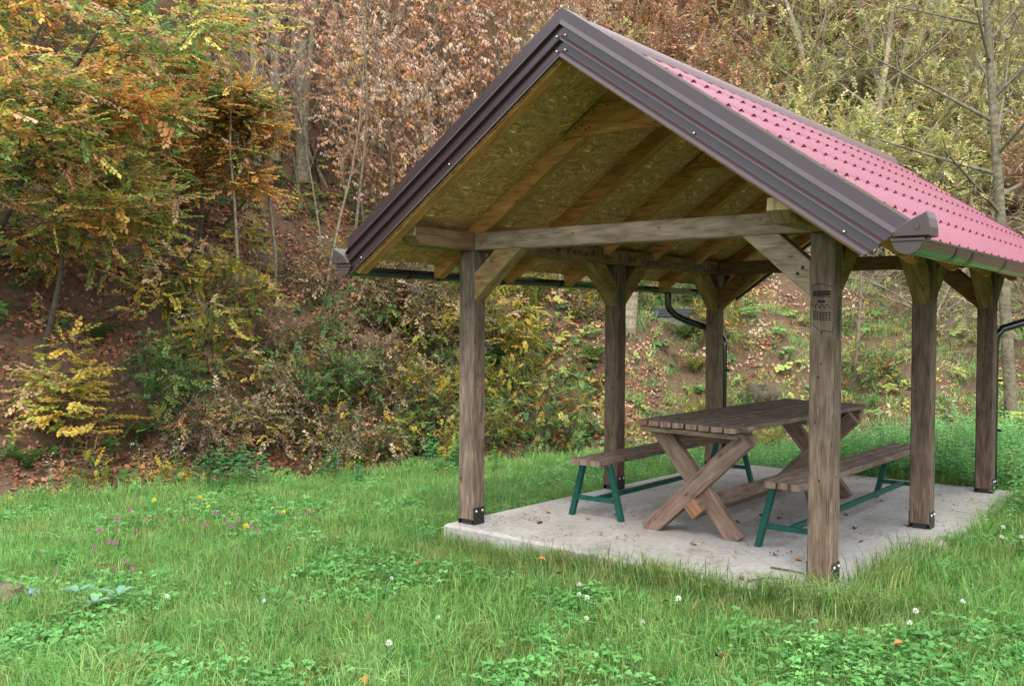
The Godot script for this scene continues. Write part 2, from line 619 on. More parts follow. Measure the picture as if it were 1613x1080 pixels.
func build_shelter() -> void:
	var at := P(RU, 2.06, 0.0)
	var s := thing("picnic_shelter", "open timber picnic shelter with red metal roof on six posts", "picnic shelter", at)
	# posts
	var pu := [-0.14, 2.516]
	var pv := [0.0, 1.99, 3.97]
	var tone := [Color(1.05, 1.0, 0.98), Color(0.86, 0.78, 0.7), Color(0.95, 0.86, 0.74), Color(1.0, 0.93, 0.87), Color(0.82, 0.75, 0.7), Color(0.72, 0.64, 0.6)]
	for i in 2:
		for j in 3:
			var g := G.new()
			var u0: float = pu[i]
			var v0: float = pv[j]
			var base := 0.035 if not (i == 1 and j == 0) else 0.0
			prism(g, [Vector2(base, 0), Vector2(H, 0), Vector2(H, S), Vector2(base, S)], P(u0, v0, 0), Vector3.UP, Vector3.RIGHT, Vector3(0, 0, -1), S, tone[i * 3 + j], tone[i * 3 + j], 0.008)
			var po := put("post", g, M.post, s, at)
			var gp := G.new()
			# U-shaped shoe: foot plate and two cheeks
			bar(gp, P(u0 + 0.02, v0 + S / 2, 0.02), P(u0 + S - 0.02, v0 + S / 2, 0.02), Vector3(0, 0, 1), S - 0.03, 0.04)
			bar(gp, P(u0 + S + 0.003, v0 + S / 2, 0.0), P(u0 + S + 0.003, v0 + S / 2, 0.125), Vector3.RIGHT, 0.006, S - 0.02, Color.WHITE, Color.WHITE, 0.001)
			bar(gp, P(u0 - 0.003, v0 + S / 2, 0.0), P(u0 - 0.003, v0 + S / 2, 0.125), Vector3.RIGHT, 0.006, S - 0.02, Color.WHITE, Color.WHITE, 0.001)
			put("base_plate", gp, M.steel, po)
			for k in [0.035, 0.105]:
				var gb := G.new()
				ball(gb, P(u0 + S + 0.008, v0 + k, 0.1), Vector3(0.009, 0.011, 0.011), Color.WHITE, 4, 6)
				put("bolt", gb, M.zinc, po)
			# a few drilled nail holes and knots on the front posts
			if j == 0:
				for k in 7:
					var gh := G.new()
					var face := k % 2 == 0
					var y := rng.randf_range(0.4, 1.75)
					var q := rng.randf_range(0.02, 0.12)
					var c0 := P(u0 + q, v0 - 0.001, y) if face else P(u0 + S + 0.001, v0 + q, y)
					ball(gh, c0, Vector3(0.006, 0.007, 0.002) if face else Vector3(0.002, 0.007, 0.006), Color.WHITE, 4, 6)
					put("nail_head", gh, M.steel, po)
			if i == 1 and j == 0:
				post_scribble(po)
	# purlins with bevelled noses
	var cap := Color(2.7, 2.1, 1.55)
	for i in 2:
		var g := G.new()
		var u0: float = pu[i]
		prism(g, [Vector2(-0.615, 2.142), Vector2(-0.622, 2.075), Vector2(-0.55, H), Vector2(5.1, H), Vector2(5.1, 2.142)], P(u0, 0, 0), P(0, 1, 0), Vector3.UP, Vector3.RIGHT, S, Color(0.98, 0.76, 0.55), cap, 0.008)
		var pr := put("purlin", g, M.beam, s, at)
		if i == 0:
			beam_writing(pr)
	# tie beams
	for k in 2:
		var g := G.new()
		var v := 0.0 if k == 0 else 3.975
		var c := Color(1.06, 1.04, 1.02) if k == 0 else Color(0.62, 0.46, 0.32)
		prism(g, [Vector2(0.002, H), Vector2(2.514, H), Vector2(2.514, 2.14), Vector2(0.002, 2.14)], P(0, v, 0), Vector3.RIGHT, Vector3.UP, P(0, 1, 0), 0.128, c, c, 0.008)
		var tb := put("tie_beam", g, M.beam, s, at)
		if k == 0:
			for q in [0.06, 0.41, 0.86, 1.22, 1.52, 2.2]:
				var gk := G.new()
				ball(gk, P(q + 0.01, -0.0005, H + rng.randf_range(0.025, 0.09)), Vector3(0.012, 0.009, 0.0015), Color(1, 1, 1), 4, 8)
				put("rust_stain", gk, M.rust, tb)
	# braces: [corner u, v, direction along the beam, tone]
	var bp := [Vector2(0, -0.37), Vector2(0, -0.165), Vector2(0.19, -0.001), Vector2(0.425, -0.001)]
	var list := [
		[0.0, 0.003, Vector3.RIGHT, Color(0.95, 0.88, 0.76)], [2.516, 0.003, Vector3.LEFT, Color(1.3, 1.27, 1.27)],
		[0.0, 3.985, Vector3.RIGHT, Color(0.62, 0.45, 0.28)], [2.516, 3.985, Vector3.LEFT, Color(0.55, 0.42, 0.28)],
	]
	for b in list:
		var g := G.new()
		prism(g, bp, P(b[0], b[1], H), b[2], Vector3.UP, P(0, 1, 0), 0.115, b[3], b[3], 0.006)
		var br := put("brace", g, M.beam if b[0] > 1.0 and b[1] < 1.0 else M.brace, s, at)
		if b[1] < 1.0:
			for q in [Vector2(0.045, -0.2), Vector2(0.075, -0.235)]:
				var gk := G.new()
				var d: Vector3 = b[2]
				ball(gk, P(b[0], b[1] - 0.001, H) + d * q.x + Vector3.UP * q.y, Vector3(0.011, 0.011, 0.002), Color.WHITE, 4, 8)
				put("plug", gk, M.rust if b[0] < 1.0 else M.steel, br)
	for i in 2:
		for q in [[0.14, 1.0], [1.99, -1.0], [2.13, 1.0], [3.97, -1.0], [4.11, 1.0]]:
			var g := G.new()
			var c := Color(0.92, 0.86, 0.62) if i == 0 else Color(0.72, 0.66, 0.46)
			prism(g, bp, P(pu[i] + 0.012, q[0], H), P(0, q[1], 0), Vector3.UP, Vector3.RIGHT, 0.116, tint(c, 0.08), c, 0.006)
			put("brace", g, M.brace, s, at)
	# rafters
	var rv := [-0.775, 0.03, 0.885, 1.755, 2.6, 3.45, 4.32, 5.2]
	for j in rv.size():
		for i in 2:
			var g := G.new()
			var tail := -0.42 if i == 0 else 3.08
			var ut := tail
			prism(g, [Vector2(RU, RB), Vector2(RU, OSB_Y - 0.001), Vector2(ut, roof_y(OSB_Y - 0.001, ut)), Vector2(ut, roof_y(RB, ut) + 0.03), Vector2(ut + (0.03 if i == 0 else -0.03), roof_y(RB, ut) + 0.018)] if i == 0 else [Vector2(RU + 0.002, OSB_Y - 0.001), Vector2(RU + 0.002, RB), Vector2(ut - 0.03, roof_y(RB, ut) + 0.018), Vector2(ut, roof_y(RB, ut) + 0.03), Vector2(ut, roof_y(OSB_Y - 0.001, ut))], P(0, rv[j], 0), Vector3.RIGHT, Vector3.UP, P(0, 1, 0), 0.085, tint(Color(1.0, 0.9, 0.75), 0.1), Color(1.1, 1.0, 0.8), 0.003)
			put("rafter", g, M.rafter, s, at)
	# collar boards nailed to every other pair of rafters
	for j in [1, 3, 5]:
		var g := G.new()
		var v: float = rv[j] - 0.03
		prism(g, [Vector2(0.775, 2.737), Vector2(1.885, 2.737), Vector2(1.60, 2.935), Vector2(1.06, 2.935)], P(0, v, 0), Vector3.RIGHT, Vector3.UP, P(0, 1, 0), 0.028, Color(0.95, 0.82, 0.62), Color.WHITE, 0.002)
		var cb := put("collar_board", g, M.rafter, s, at)
		for q in 9:
			var gh := G.new()
			var side := -1.0 if q % 2 == 0 else 1.0
			var yy := rng.randf_range(2.76, 2.9)
			ball(gh, P(RU + side * ((OSB_Y - yy) / SLOPE - rng.randf_range(0.06, 0.2)), v - 0.001, yy), Vector3(0.008, 0.008, 0.002), Color.WHITE, 4, 6)
			put("nail_head", gh, M.steel, cb)
	# board lining on the rafters: sheets with a narrow joint
	for i in 2:
		var cuts := [V0 + 0.012, 1.79, 4.36, V1 - 0.012]
		for k in 3:
			var g := G.new()
			var sg := -1.0 if i == 0 else 1.0
			var lo := -0.44 if i == 0 else 3.10
			for r in 2:
				var ua := lerpf(RU, lo, 0.0 if r == 0 else 0.62) + sg * 0.002
				var ub := lerpf(RU, lo, 0.617 if r == 0 else 1.0)
				prism(g, [Vector2(ua, roof_y(OSB_Y, ua)), Vector2(ub, roof_y(OSB_Y, ub)), Vector2(ub, roof_y(OSB_Y + 0.016, ub)), Vector2(ua, roof_y(OSB_Y + 0.016, ua))], P(0, cuts[k] + 0.002, 0), Vector3.RIGHT, Vector3.UP, P(0, 1, 0), cuts[k + 1] - cuts[k] - 0.004, Color.WHITE, Color.WHITE, 0.0005)
			fix_osb_uv(g)
			put("board_panel", g, M.osb, s, at)
	build_roof(s, at)
	build_gutters(s, at)


func fix_osb_uv(g: G) -> void:
	for k in g.v.size():
		var p := g.v[k]
		g.uv[k] = Vector2(-p.z, (p.x - RU) * 1.215)


func build_roof(s: Node3D, at: Vector3) -> void:
	# pressed metal tiles: waves of 0.1845 m across, steps every 0.40 m down the slope
	var run := 0.331
	for i in 2:
		var sg := -1.0 if i == 0 else 1.0
		var eave := 1.88 if i == 0 else 1.972
		var waves := 33
		var per := 11
		for panel in 3:
			var g := G.new()
			for row in 6:
				var d0 := maxf(0.0, eave - run * (6 - row))
				var d1 := eave - run * (5 - row)
				var pts := []
				for st in 5:
					var line := []
					var f := st / 3.0 if st < 4 else 1.0
					var d := lerpf(d0, d1, f)
					for w in range(panel * per * 10, (panel + 1) * per * 10 + 1):
						var v := V0 + 0.01 + w * 0.01845
						var ph := fposmod(w * 0.1, 1.0)
						# broad crest, narrow trough
						var wave := 0.5 + 0.5 * cos(TAU * (ph - 0.5))
						wave = pow(wave, 2.6)
						var lift := 0.012 * wave + 0.016 * f * wave + 0.003 * f
						if st == 4:
							lift = 0.012 * wave - 0.005
							d = d1 - 0.010 * wave
						line.append(P(RU + sg * d, v, 3.243 - SLOPE * d + lift))
					pts.append(line)
				g.grid(pts.slice(0, 4), Color.WHITE, 0.02, 0.1, i == 1)
				g.grid(pts.slice(3, 5), Color.WHITE, 0.02, 0.1, i == 1)
			put("roof_panel", g, M.roof, s, at)
	# ridge cap
	var gr := G.new()
	var pts2 := []
	for k in 9:
		var a := PI * k / 8.0
		var line := []
		for q in 14:
			var v := V0 + 0.06 + q * (V1 - V0 - 0.06) / 13.0
			line.append(P(RU - cos(a) * 0.085, v, 3.2 + sin(a) * 0.092))
		pts2.append(line)
	gr.grid(pts2, Color.WHITE, 0.2, 0.1)
	put("ridge_cap", gr, M.ridge, s, at)
	# verge trim: a pressed sheet with two ribs, mitred at the ridge
	var prof := [Vector2(0.0, -0.16), Vector2(0.0, 0.010), Vector2(0.058, 0.010), Vector2(0.081, 0.032), Vector2(0.083, 0.032), Vector2(0.087, 0.006), Vector2(0.130, 0.006), Vector2(0.153, 0.028), Vector2(0.155, 0.028), Vector2(0.159, 0.003), Vector2(0.203, 0.003), Vector2(0.230, 0.028), Vector2(0.236, 0.030), Vector2(0.238, 0.026), Vector2(0.233, 0.0)]
	var ct := 1.0 / sqrt(1.0 + SLOPE * SLOPE)
	for e in 2:
		for i in 2:
			var g := G.new()
			var sg := -1.0 if i == 0 else 1.0
			var front := V0 if e == 0 else V1
			var out := -1.0 if e == 0 else 1.0
			for q in prof.size() - 1:
				if e == 1 and q == 0:
					continue
				var col := []
				for z in 2:
					var pr: Vector2 = prof[q + z]
					var top := (3.312 if e == 0 else 3.27) - pr.x / ct
					var f := pr.x / 0.233
					var ue := lerpf(-0.475, -0.433, f) if i == 0 else lerpf(3.29, 3.092, f)
					var line := []
					for w in 2:
						var u := RU if w == 0 else ue
						line.append(P(u, front + out * pr.y, top - SLOPE * absf(u - RU)))
					col.append(line)
				g.grid(col, Color.WHITE, 1.0, 0.1, (i == 0) == (e == 0))
			var fa := put("verge_trim", g, M.fascia if e == 0 else M.ridge, s, at)
			if e == 0:
				var spots := [[0.03, 0.12], [0.03, 0.19], [0.86, 0.19], [1.66, 0.196]]
				for sp in spots:
					var gs := G.new()
					var u: float = RU + sg * sp[0]
					var y: float = 3.312 - sp[1] / ct - SLOPE * sp[0]
					ball(gs, P(u, V0 - 0.013, y), Vector3(0.007, 0.007, 0.006), Color.WHITE, 4, 6)
					put("screw", gs, M.zinc, fa)
	# wooden fascia board behind the front trim
	for i in 2:
		var g := G.new()
		var u1 := -0.41 if i == 0 else 3.07
		prism(g, [Vector2(RU, 3.03), Vector2(RU, 3.2), Vector2(u1, roof_y(3.2, u1)), Vector2(u1, roof_y(3.03, u1))], P(0, V0 + 0.001, 0), Vector3.RIGHT, Vector3.UP, P(0, 1, 0), 0.012, Color.WHITE, Color.WHITE, 0.001)
		put("verge_board", g, M.osb, s, at)


func half_round(cu: float, cy: float, r: float, va: float, vb: float, n := 12) -> Array:
	var pts := []
	for k in n + 1:
		var a := PI * k / n
		pts.append([P(cu - cos(a) * r, va, cy - sin(a) * r), P(cu - cos(a) * r, vb, cy - sin(a) * r)])
	return pts


func build_gutters(s: Node3D, at: Vector3) -> void:
	for i in 2:
		var cu := -0.50 if i == 0 else 3.285
		var cy := 1.872
		var r := 0.066
		var sg := -1.0 if i == 0 else 1.0
		var g := G.new()
		g.grid(half_round(cu, cy, r, V0 - 0.02, V1 - 0.02), Color.WHITE, 1.0, 0.05, true)
		g.grid(half_round(cu, cy, r - 0.003, V0 - 0.02, V1 - 0.02), Color.WHITE, 1.0, 0.05)
		# rolled front bead
		tube(g, [P(cu + sg * r, V0 - 0.02, cy + 0.004), P(cu + sg * r, V1 - 0.02, cy + 0.004)], [0.008, 0.008], 6)
		var gu := put("gutter", g, M.gutter, s, at)
		for e in 2:
			var gc := G.new()
			var v := V0 - 0.02 if e == 0 else V1 - 0.02
			var poly := []
			for k in 13:
				var a := PI * k / 12
				poly.append(Vector2(-cos(a) * (r + 0.006), -sin(a) * (r + 0.006)))
			prism(gc, poly, P(cu, v - 0.006, cy + 0.004), Vector3.RIGHT, Vector3.UP, P(0, 1, 0), 0.012, Color.WHITE, Color.WHITE, 0.002)
			prism(gc, [Vector2(-r - 0.008, -0.012), Vector2(r + 0.01, -0.012), Vector2(r + 0.01, 0.004), Vector2(-r - 0.008, 0.004)], P(cu, v - 0.012, cy + 0.006), Vector3.RIGHT, Vector3.UP, P(0, 1, 0), 0.02, Color.WHITE, Color.WHITE, 0.003)
			put("end_cap", gc, M.cap, gu)
		for v in [-0.2, 0.13, 0.93, 1.75, 2.62, 3.49, 4.36]:
			var gb := G.new()
			gb.grid(half_round(cu, cy, r + 0.005, v, v + 0.025), Color.WHITE, 1.0, 0.05, true)
			put("gutter_bracket", gb, M.steel, gu)
		# moulded verge end piece over the gutter end
		var ge := G.new()
		var arc := [Vector2(-0.066, 0.0), Vector2(-0.056, 0.022), Vector2(-0.03, 0.048), Vector2(0.0, 0.068), Vector2(0.035, 0.086), Vector2(0.066, 0.100), Vector2(0.086, 0.112), Vector2(0.096, 0.082), Vector2(0.104, 0.04), Vector2(0.104, 0.0)]
		var mir := []
		for q in arc:
			mir.append(Vector2(q.x * sg, q.y))
		prism(ge, mir, P(cu, V0 - 0.038, cy + 0.016), Vector3.RIGHT, Vector3.UP, P(0, 1, 0), 0.14, Color.WHITE, Color.WHITE, 0.004)
		var ep := put("verge_end_piece", ge, M.cap, s, at)
		var gd := G.new()
		tube(gd, [P(cu + sg * 0.045, V0 - 0.036, cy + 0.06), P(cu + sg * 0.045, V0 - 0.0415, cy + 0.06)], [0.016, 0.014], 12, Color.WHITE, true)
		put("boss", gd, M.cap, ep)
		# downpipe: swan neck from the gutter outlet to the rear post
		var pu := -0.07 if i == 0 else 2.586
		var path: Array
		if i == 0:
			path = [P(cu, 3.80, 1.83), P(cu, 3.80, 1.70), P(cu + 0.01, 3.82, 1.64), P(cu + 0.05, 3.88, 1.58), P(cu + 0.12, 3.96, 1.53), P(-0.16, 4.16, 1.43), P(-0.09, 4.2, 1.39), P(-0.05, 4.21, 1.33), P(-0.045, 4.21, 1.25), P(-0.045, 4.21, 0.08), P(-0.045, 4.25, 0.03)]
		else:
			path = [P(cu, 4.9, 1.83), P(cu, 4.9, 1.76), P(cu - 0.02, 4.86, 1.69), P(cu - 0.09, 4.76, 1.64), P(cu - 0.3, 4.5, 1.58), P(2.78, 4.26, 1.5), P(2.68, 4.18, 1.46), P(2.64, 4.16, 1.40), P(2.625, 4.155, 1.30), P(2.625, 4.155, 0.08), P(2.625, 4.2, 0.03)]
		var rad := []
		for q in path:
			rad.append(0.036)
		var gp := G.new()
		tube(gp, path, rad, 12, Color.WHITE, true)
		var dp := put("downpipe", gp, M.gutter, s, at)
		for y in [1.0, 0.55]:
			var gk := G.new()
			var c: Vector3 = P(path[9].x, -path[9].z, y)
			tube(gk, [c - Vector3.UP * 0.012, c + Vector3.UP * 0.012], [0.041, 0.041], 12, Color.WHITE, true)
			ball(gk, c + Vector3(0.055, 0, 0), Vector3(0.022, 0.014, 0.014), Color.WHITE, 4, 6)
			put("pipe_clip", gk, M.steel, dp)


# hand lettering: strokes on a 0..1 square
const STROKES := {
	"#": [[0.3, 0.05, 0.4, 0.95], [0.62, 0.05, 0.7, 0.95], [0.1, 0.35, 0.9, 0.38], [0.12, 0.65, 0.92, 0.68]],
	"K": [[0.2, 0, 0.22, 1], [0.8, 1, 0.24, 0.45, 0.85, 0]], "e": [[0.15, 0.3, 0.75, 0.34, 0.6, 0.58, 0.3, 0.55, 0.15, 0.25, 0.4, 0.02, 0.75, 0.08]],
	"n": [[0.2, 0.55, 0.2, 0], [0.2, 0.4, 0.5, 0.58, 0.7, 0.4, 0.72, 0]], "o": [[0.45, 0.5, 0.2, 0.3, 0.4, 0, 0.7, 0.22, 0.45, 0.5]],
	"M": [[0.1, 0, 0.18, 1, 0.5, 0.35, 0.82, 1, 0.9, 0]], "I": [[0.5, 0, 0.5, 1]], "A": [[0.1, 0, 0.5, 1, 0.88, 0], [0.25, 0.38, 0.75, 0.4]],
	"j": [[0.5, 0.5, 0.5, -0.2, 0.2, -0.28], [0.5, 0.72, 0.5, 0.76]], "d": [[0.7, 0.9, 0.7, 0], [0.7, 0.3, 0.4, 0.48, 0.2, 0.22, 0.4, 0, 0.7, 0.15]],
	"S": [[0.8, 0.9, 0.4, 1, 0.2, 0.75, 0.7, 0.4, 0.6, 0.05, 0.15, 0.08]], "O": [[0.5, 1, 0.15, 0.6, 0.3, 0.05, 0.75, 0.1, 0.85, 0.65, 0.5, 1]],
	"L": [[0.2, 1, 0.2, 0, 0.8, 0.02]], "E": [[0.8, 1, 0.2, 0.98, 0.2, 0, 0.8, 0.02], [0.2, 0.5, 0.65, 0.5]], "B": [[0.2, 0, 0.2, 1, 0.7, 0.85, 0.25, 0.5, 0.8, 0.25, 0.2, 0]],
	"P": [[0.2, 0, 0.2, 1, 0.8, 0.8, 0.2, 0.48]], "V": [[0.1, 1, 0.45, 0, 0.85, 1]], "N": [[0.15, 0, 0.18, 1, 0.8, 0, 0.82, 1]], "(": [[0.7, 1.1, 0.35, 0.5, 0.7, -0.1]],
	"3": [[0.2, 0.95, 0.7, 0.85, 0.4, 0.52, 0.8, 0.25, 0.2, 0.02]],
}


# pen strokes on a face: o is the lower left corner, ax to the right, ay up, both of unit length
func pen(g: G, pts: Array, wide: float, out: Vector3) -> void:
	for k in pts.size() - 1:
		var a: Vector3 = pts[k]
		var b: Vector3 = pts[k + 1]
		var d := (b - a).normalized()
		var sd := out.cross(d).normalized() * wide * 0.5
		var a1 := a - d * wide * 0.3
		var b1 := b + d * wide * 0.3
		var up := out * (0.0006 + 0.0001 * (k % 2))
		g.quad(a1 - sd + up, a1 + sd + up, b1 + sd + up, b1 - sd + up, Vector2.ZERO, Vector2.ZERO, Vector2.ZERO, Vector2.ZERO, Color.WHITE)


func write_text(g: G, text: String, o: Vector3, ax: Vector3, ay: Vector3, w: float, h: float, wide: float, slant := 0.1) -> void:
	var out := ax.cross(ay)
	var x := 0.0
	for ch in text:
		if STROKES.has(ch):
			var jy := rng.randf_range(-0.08, 0.08) * h
			for st in STROKES[ch]:
				var pts := []
				for k in range(0, st.size(), 2):
					pts.append(o + ax * (x + (st[k] + slant * st[k + 1]) * w * 0.85) + ay * (st[k + 1] * h + jy))
				pen(g, pts, wide, out)
		x += w * (1.0 if ch != " " else 0.7)


func beam_writing(pr: Node3D) -> void:
	var ax := P(0, 1, 0)
	var words := [["#", 1.02, 2.055, 0.09, 0.065, 0.009], ["Keno", 1.18, 2.06, 0.085, 0.06, 0.009], ["MIKE", 1.55, 2.055, 0.075, 0.058, 0.010], ["Ajdo", 1.98, 2.055, 0.085, 0.058, 0.009], ["SELO BA", 2.36, 2.095, 0.07, 0.032, 0.005], ["3OJAKALE", 2.36, 2.035, 0.095, 0.045, 0.006], ["(E", 3.12, 2.075, 0.09, 0.04, 0.004], ["(S3", 3.2, 2.03, 0.09, 0.03, 0.004], ["SE", 3.36, 2.06, 0.07, 0.05, 0.006], ["PALEVINE", 3.5, 2.035, 0.07, 0.075, 0.008]]
	for w in words:
		var x := 0.0
		for ch in str(w[0]).replace("J", "j"):
			if STROKES.has(ch):
				var g := G.new()
				write_text(g, ch, P(0.0012, w[1] + x, w[2]), ax, Vector3.UP, w[3], w[4], w[5])
				put("letter", g, M.ink, pr)
			x += w[3] * (1.0 if ch != " " else 0.7)


# felt-pen scribbles on the near post: blotches, a grid and curved lines
func post_scribble(po: Node3D) -> void:
	var g := G.new()
	var o := P(2.516, -0.0012, 1.44)
	var ax := Vector3.RIGHT
	var lines := [
		[0.006, 0.245, 0.022, 0.268, 0.05, 0.277, 0.085, 0.272, 0.105, 0.26, 0.13, 0.262],
		[0.012, 0.05, 0.04, 0.03, 0.055, 0.012, 0.09, 0.008, 0.13, 0.004],
		[0.01, 0.165, 0.03, 0.14, 0.04, 0.165, 0.06, 0.138, 0.07, 0.162, 0.09, 0.136, 0.1, 0.16, 0.125, 0.134],
	]
	for st in lines:
		var pts := []
		for k in range(0, st.size(), 2):
			pts.append(o + ax * st[k] + Vector3.UP * st[k + 1])
		pen(g, pts, 0.004, P(0, -1, 0))
		put("pen_scribble", g, M.ink, po)
		g = G.new()
	for b in [[0.02, 0.205, 0.12, 0.235], [0.05, 0.17, 0.09, 0.18]]:
		for k in 9:
			var f := k / 8.0
			var y := lerpf(b[1], b[3], f)
			pen(g, [o + ax * (b[0] + rng.randf_range(-0.004, 0.004)) + Vector3.UP * y, o + ax * (b[2] + rng.randf_range(-0.004, 0.004)) + Vector3.UP * (y + rng.randf_range(-0.004, 0.004))], 0.004, P(0, -1, 0))
		put("pen_scribble", g, M.ink, po)
		g = G.new()
	for k in 4:
		var y := 0.072 + 0.014 * k
		pen(g, [o + ax * 0.02 + Vector3.UP * (y + 0.008), o + ax * 0.07 + Vector3.UP * (y - 0.004), o + ax * 0.128 + Vector3.UP * (y - 0.002)], 0.004, P(0, -1, 0))
	for k in 6:
		var x := 0.025 + 0.018 * k
		pen(g, [o + ax * x + Vector3.UP * 0.116, o + ax * (x + 0.003) + Vector3.UP * 0.07], 0.0035, P(0, -1, 0))
	put("pen_scribble", g, M.ink, po)
	g = G.new()
	for k in 9:
		var y := 0.02 + 0.026 * k
		var q := P(2.6575, 0.04 + 0.01 * (k % 3), 1.4 + y)
		pen(g, [q, q + P(0, 0.03, 0.012), q + P(0, 0.05, -0.008), q + P(0, 0.03, -0.016)], 0.005, Vector3.RIGHT)
	put("pen_scribble", g, M.ink, po)


# ---------------------------------------------------------------- slab, table, benches
func build_slab() -> void:
	var g := G.new()
	var outline := [Vector2(-0.215, -0.075), Vector2(0.4, -0.105), Vector2(1.2, -0.17), Vector2(2.2, -0.25), Vector2(2.84, -0.28), Vector2(2.86, 1.5), Vector2(2.87, 4.28), Vector2(1.2, 4.3), Vector2(-0.07, 4.29), Vector2(-0.1, 3.2), Vector2(-0.15, 1.9)]
	prism(g, outline, Vector3(0, -0.16, 0), Vector3.RIGHT, P(0, 1, 0), Vector3.UP, 0.16, Color.WHITE, Color.WHITE, 0.02)
	tag(put("concrete_slab", g, M.concrete), "pale concrete floor slab under the timber shelter, edges rounded", "slab", "", "structure")


func build_table() -> void:
	var at := P(1.41, 1.95, 0.0)
	var t := thing("picnic_table", "weathered brown plank picnic table on crossed legs, between the two benches", "picnic table", at)
	var u0 := 1.03
	var wide := 0.775
	var tilt := -0.02
	var n := 8
	var pw := wide / n
	for k in n:
		var g := G.new()
		var ua := u0 + k * pw + 0.005
		var y := 0.763 + tilt * (k - 3.5) * pw + rng.randf_range(-0.002, 0.002)
		var c := tint(Color(0.98, 0.95, 0.95), 0.1)
		bar(g, P(ua + (pw - 0.01) / 2, 0.575 + rng.randf_range(-0.012, 0.012), y + 0.017), P(ua + (pw - 0.01) / 2, 3.25 + rng.randf_range(-0.012, 0.012), y + 0.017), Vector3.RIGHT, pw - 0.012, 0.036, c, Color(1.35, 1.15, 1.0) if k > 0 else Color(1.5, 0.9, 0.7), 0.005)
		put("plank", g, M.table, t, at)
	for v in [0.63, 1.9, 3.15]:
		var g := G.new()
		bar(g, P(u0 + 0.02, v, 0.742), P(u0 + wide - 0.02, v, 0.727), P(0, 1, 0), 0.045, 0.034, Color(1.2, 1.1, 1.0), Color(1.3, 1.15, 1.0), 0.004)
		put("batten", g, M.table, t, at)
	for v in [0.76, 2.92]:
		# halved crossed legs: two boards in neighbouring planes
		var a := G.new()
		bar(a, P(1.055, v - 0.02, -0.005), P(1.80, v - 0.02, 0.70), P(0, 1, 0), 0.07, 0.125, Color(1.05, 1.0, 0.97), Color(1.1, 1, 0.9), 0.006)
		put("leg", a, M.table_leg, t, at)
		var b := G.new()
		bar(b, P(1.73, v + 0.012, -0.005), P(1.14, v + 0.012, 0.71), P(0, 1, 0), 0.07, 0.125, Color(1.0, 0.93, 0.88), Color(1.1, 1, 0.9), 0.006)
		put("leg", b, M.table_leg, t, at)
		var c := G.new()
		bar(c, P(1.02, v + 0.075, 0.705), P(1.82, v + 0.075, 0.69), P(0, 1, 0), 0.05, 0.08, Color(1.0, 0.85, 0.7), Color(1.3, 1.1, 0.9), 0.004)
		put("cross_rail", c, M.table_leg, t, at)
	var g := G.new()
	bar(g, P(1.445, 0.66, 0.20), P(1.445, 3.02, 0.20), Vector3(1, 0.9, 0).normalized(), 0.105, 0.105, Color(1.0, 0.95, 0.9), Color(1.25, 0.85, 0.65), 0.006)
	put("stretcher", g, M.table_leg, t, at)
	# a strip of pale repair on the near edge
	var gp := G.new()
	bar(gp, P(1.795, 0.77, 0.768), P(1.795, 0.855, 0.768), Vector3.RIGHT, 0.012, 0.03, Color(1.9, 1.8, 1.6), Color(1.8, 1.7, 1.5), 0.002)
	put("patch", gp, M.table, t, at)


func build_bench(label: String, u0: float, u1: float, v0: float, v1: float, lv0: float, lv1: float) -> void:
	var at := P((u0 + u1) / 2, (v0 + v1) / 2, 0.0)
	var t := thing("bench", label, "bench", at, "benches beside the picnic table")
	var n := 3
	var pw := (u1 - u0) / n
	for k in n:
		var g := G.new()
		var uc := u0 + (k + 0.5) * pw
		bar(g, P(uc, v0 + rng.randf_range(-0.008, 0.008), 0.443), P(uc, v1 + rng.randf_range(-0.01, 0.01), 0.443), Vector3.RIGHT, pw - 0.008, 0.042, tint(Color(1.02, 0.96, 0.92), 0.08), Color(1.3, 1.15, 1.05), 0.005)
		put("plank", g, M.table, t, at)
	var uc := (u0 + u1) / 2
	for v in [lv0, lv1]:
		for s in [-1.0, 1.0]:
			var g := G.new()
			bar(g, P(uc + s * 0.225, v, 0.0), P(uc + s * 0.115, v, 0.425), P(0, 1, 0), 0.042, 0.042, Color.WHITE, Color.WHITE, 0.004)
			put("leg", g, M.green, t, at)
		var c := G.new()
		bar(c, P(uc - 0.19, v, 0.145), P(uc + 0.19, v, 0.145), P(0, 1, 0), 0.03, 0.034, Color.WHITE, Color.WHITE, 0.003)
		put("crossbar", c, M.green, t, at)
		var d := G.new()
		bar(d, P(u0 + 0.01, v + 0.0, 0.411), P(u1 - 0.01, v + 0.0, 0.411), P(0, 1, 0), 0.05, 0.02, Color(1.1, 0.9, 0.8), Color(1.2, 1, 0.9), 0.002)
		put("seat_batten", d, M.table, t, at)
	var b := G.new()
	bar(b, P(uc, lv0 + 0.02, 0.147), P(uc, lv1 - 0.02, 0.147), Vector3.RIGHT, 0.035, 0.036, Color.WHITE, Color.WHITE, 0.003)
	put("floor_rail", b, M.green, t, at)


func build_furniture() -> void:
	build_table()
	build_bench("long plank bench with green steel legs on the left of the picnic table", 0.405, 0.685, 0.64, 3.35, 0.82, 3.13)
	build_bench("long plank bench with green steel legs on the right, behind the near post", 2.0, 2.27, 0.56, 3.3, 0.70, 3.14)


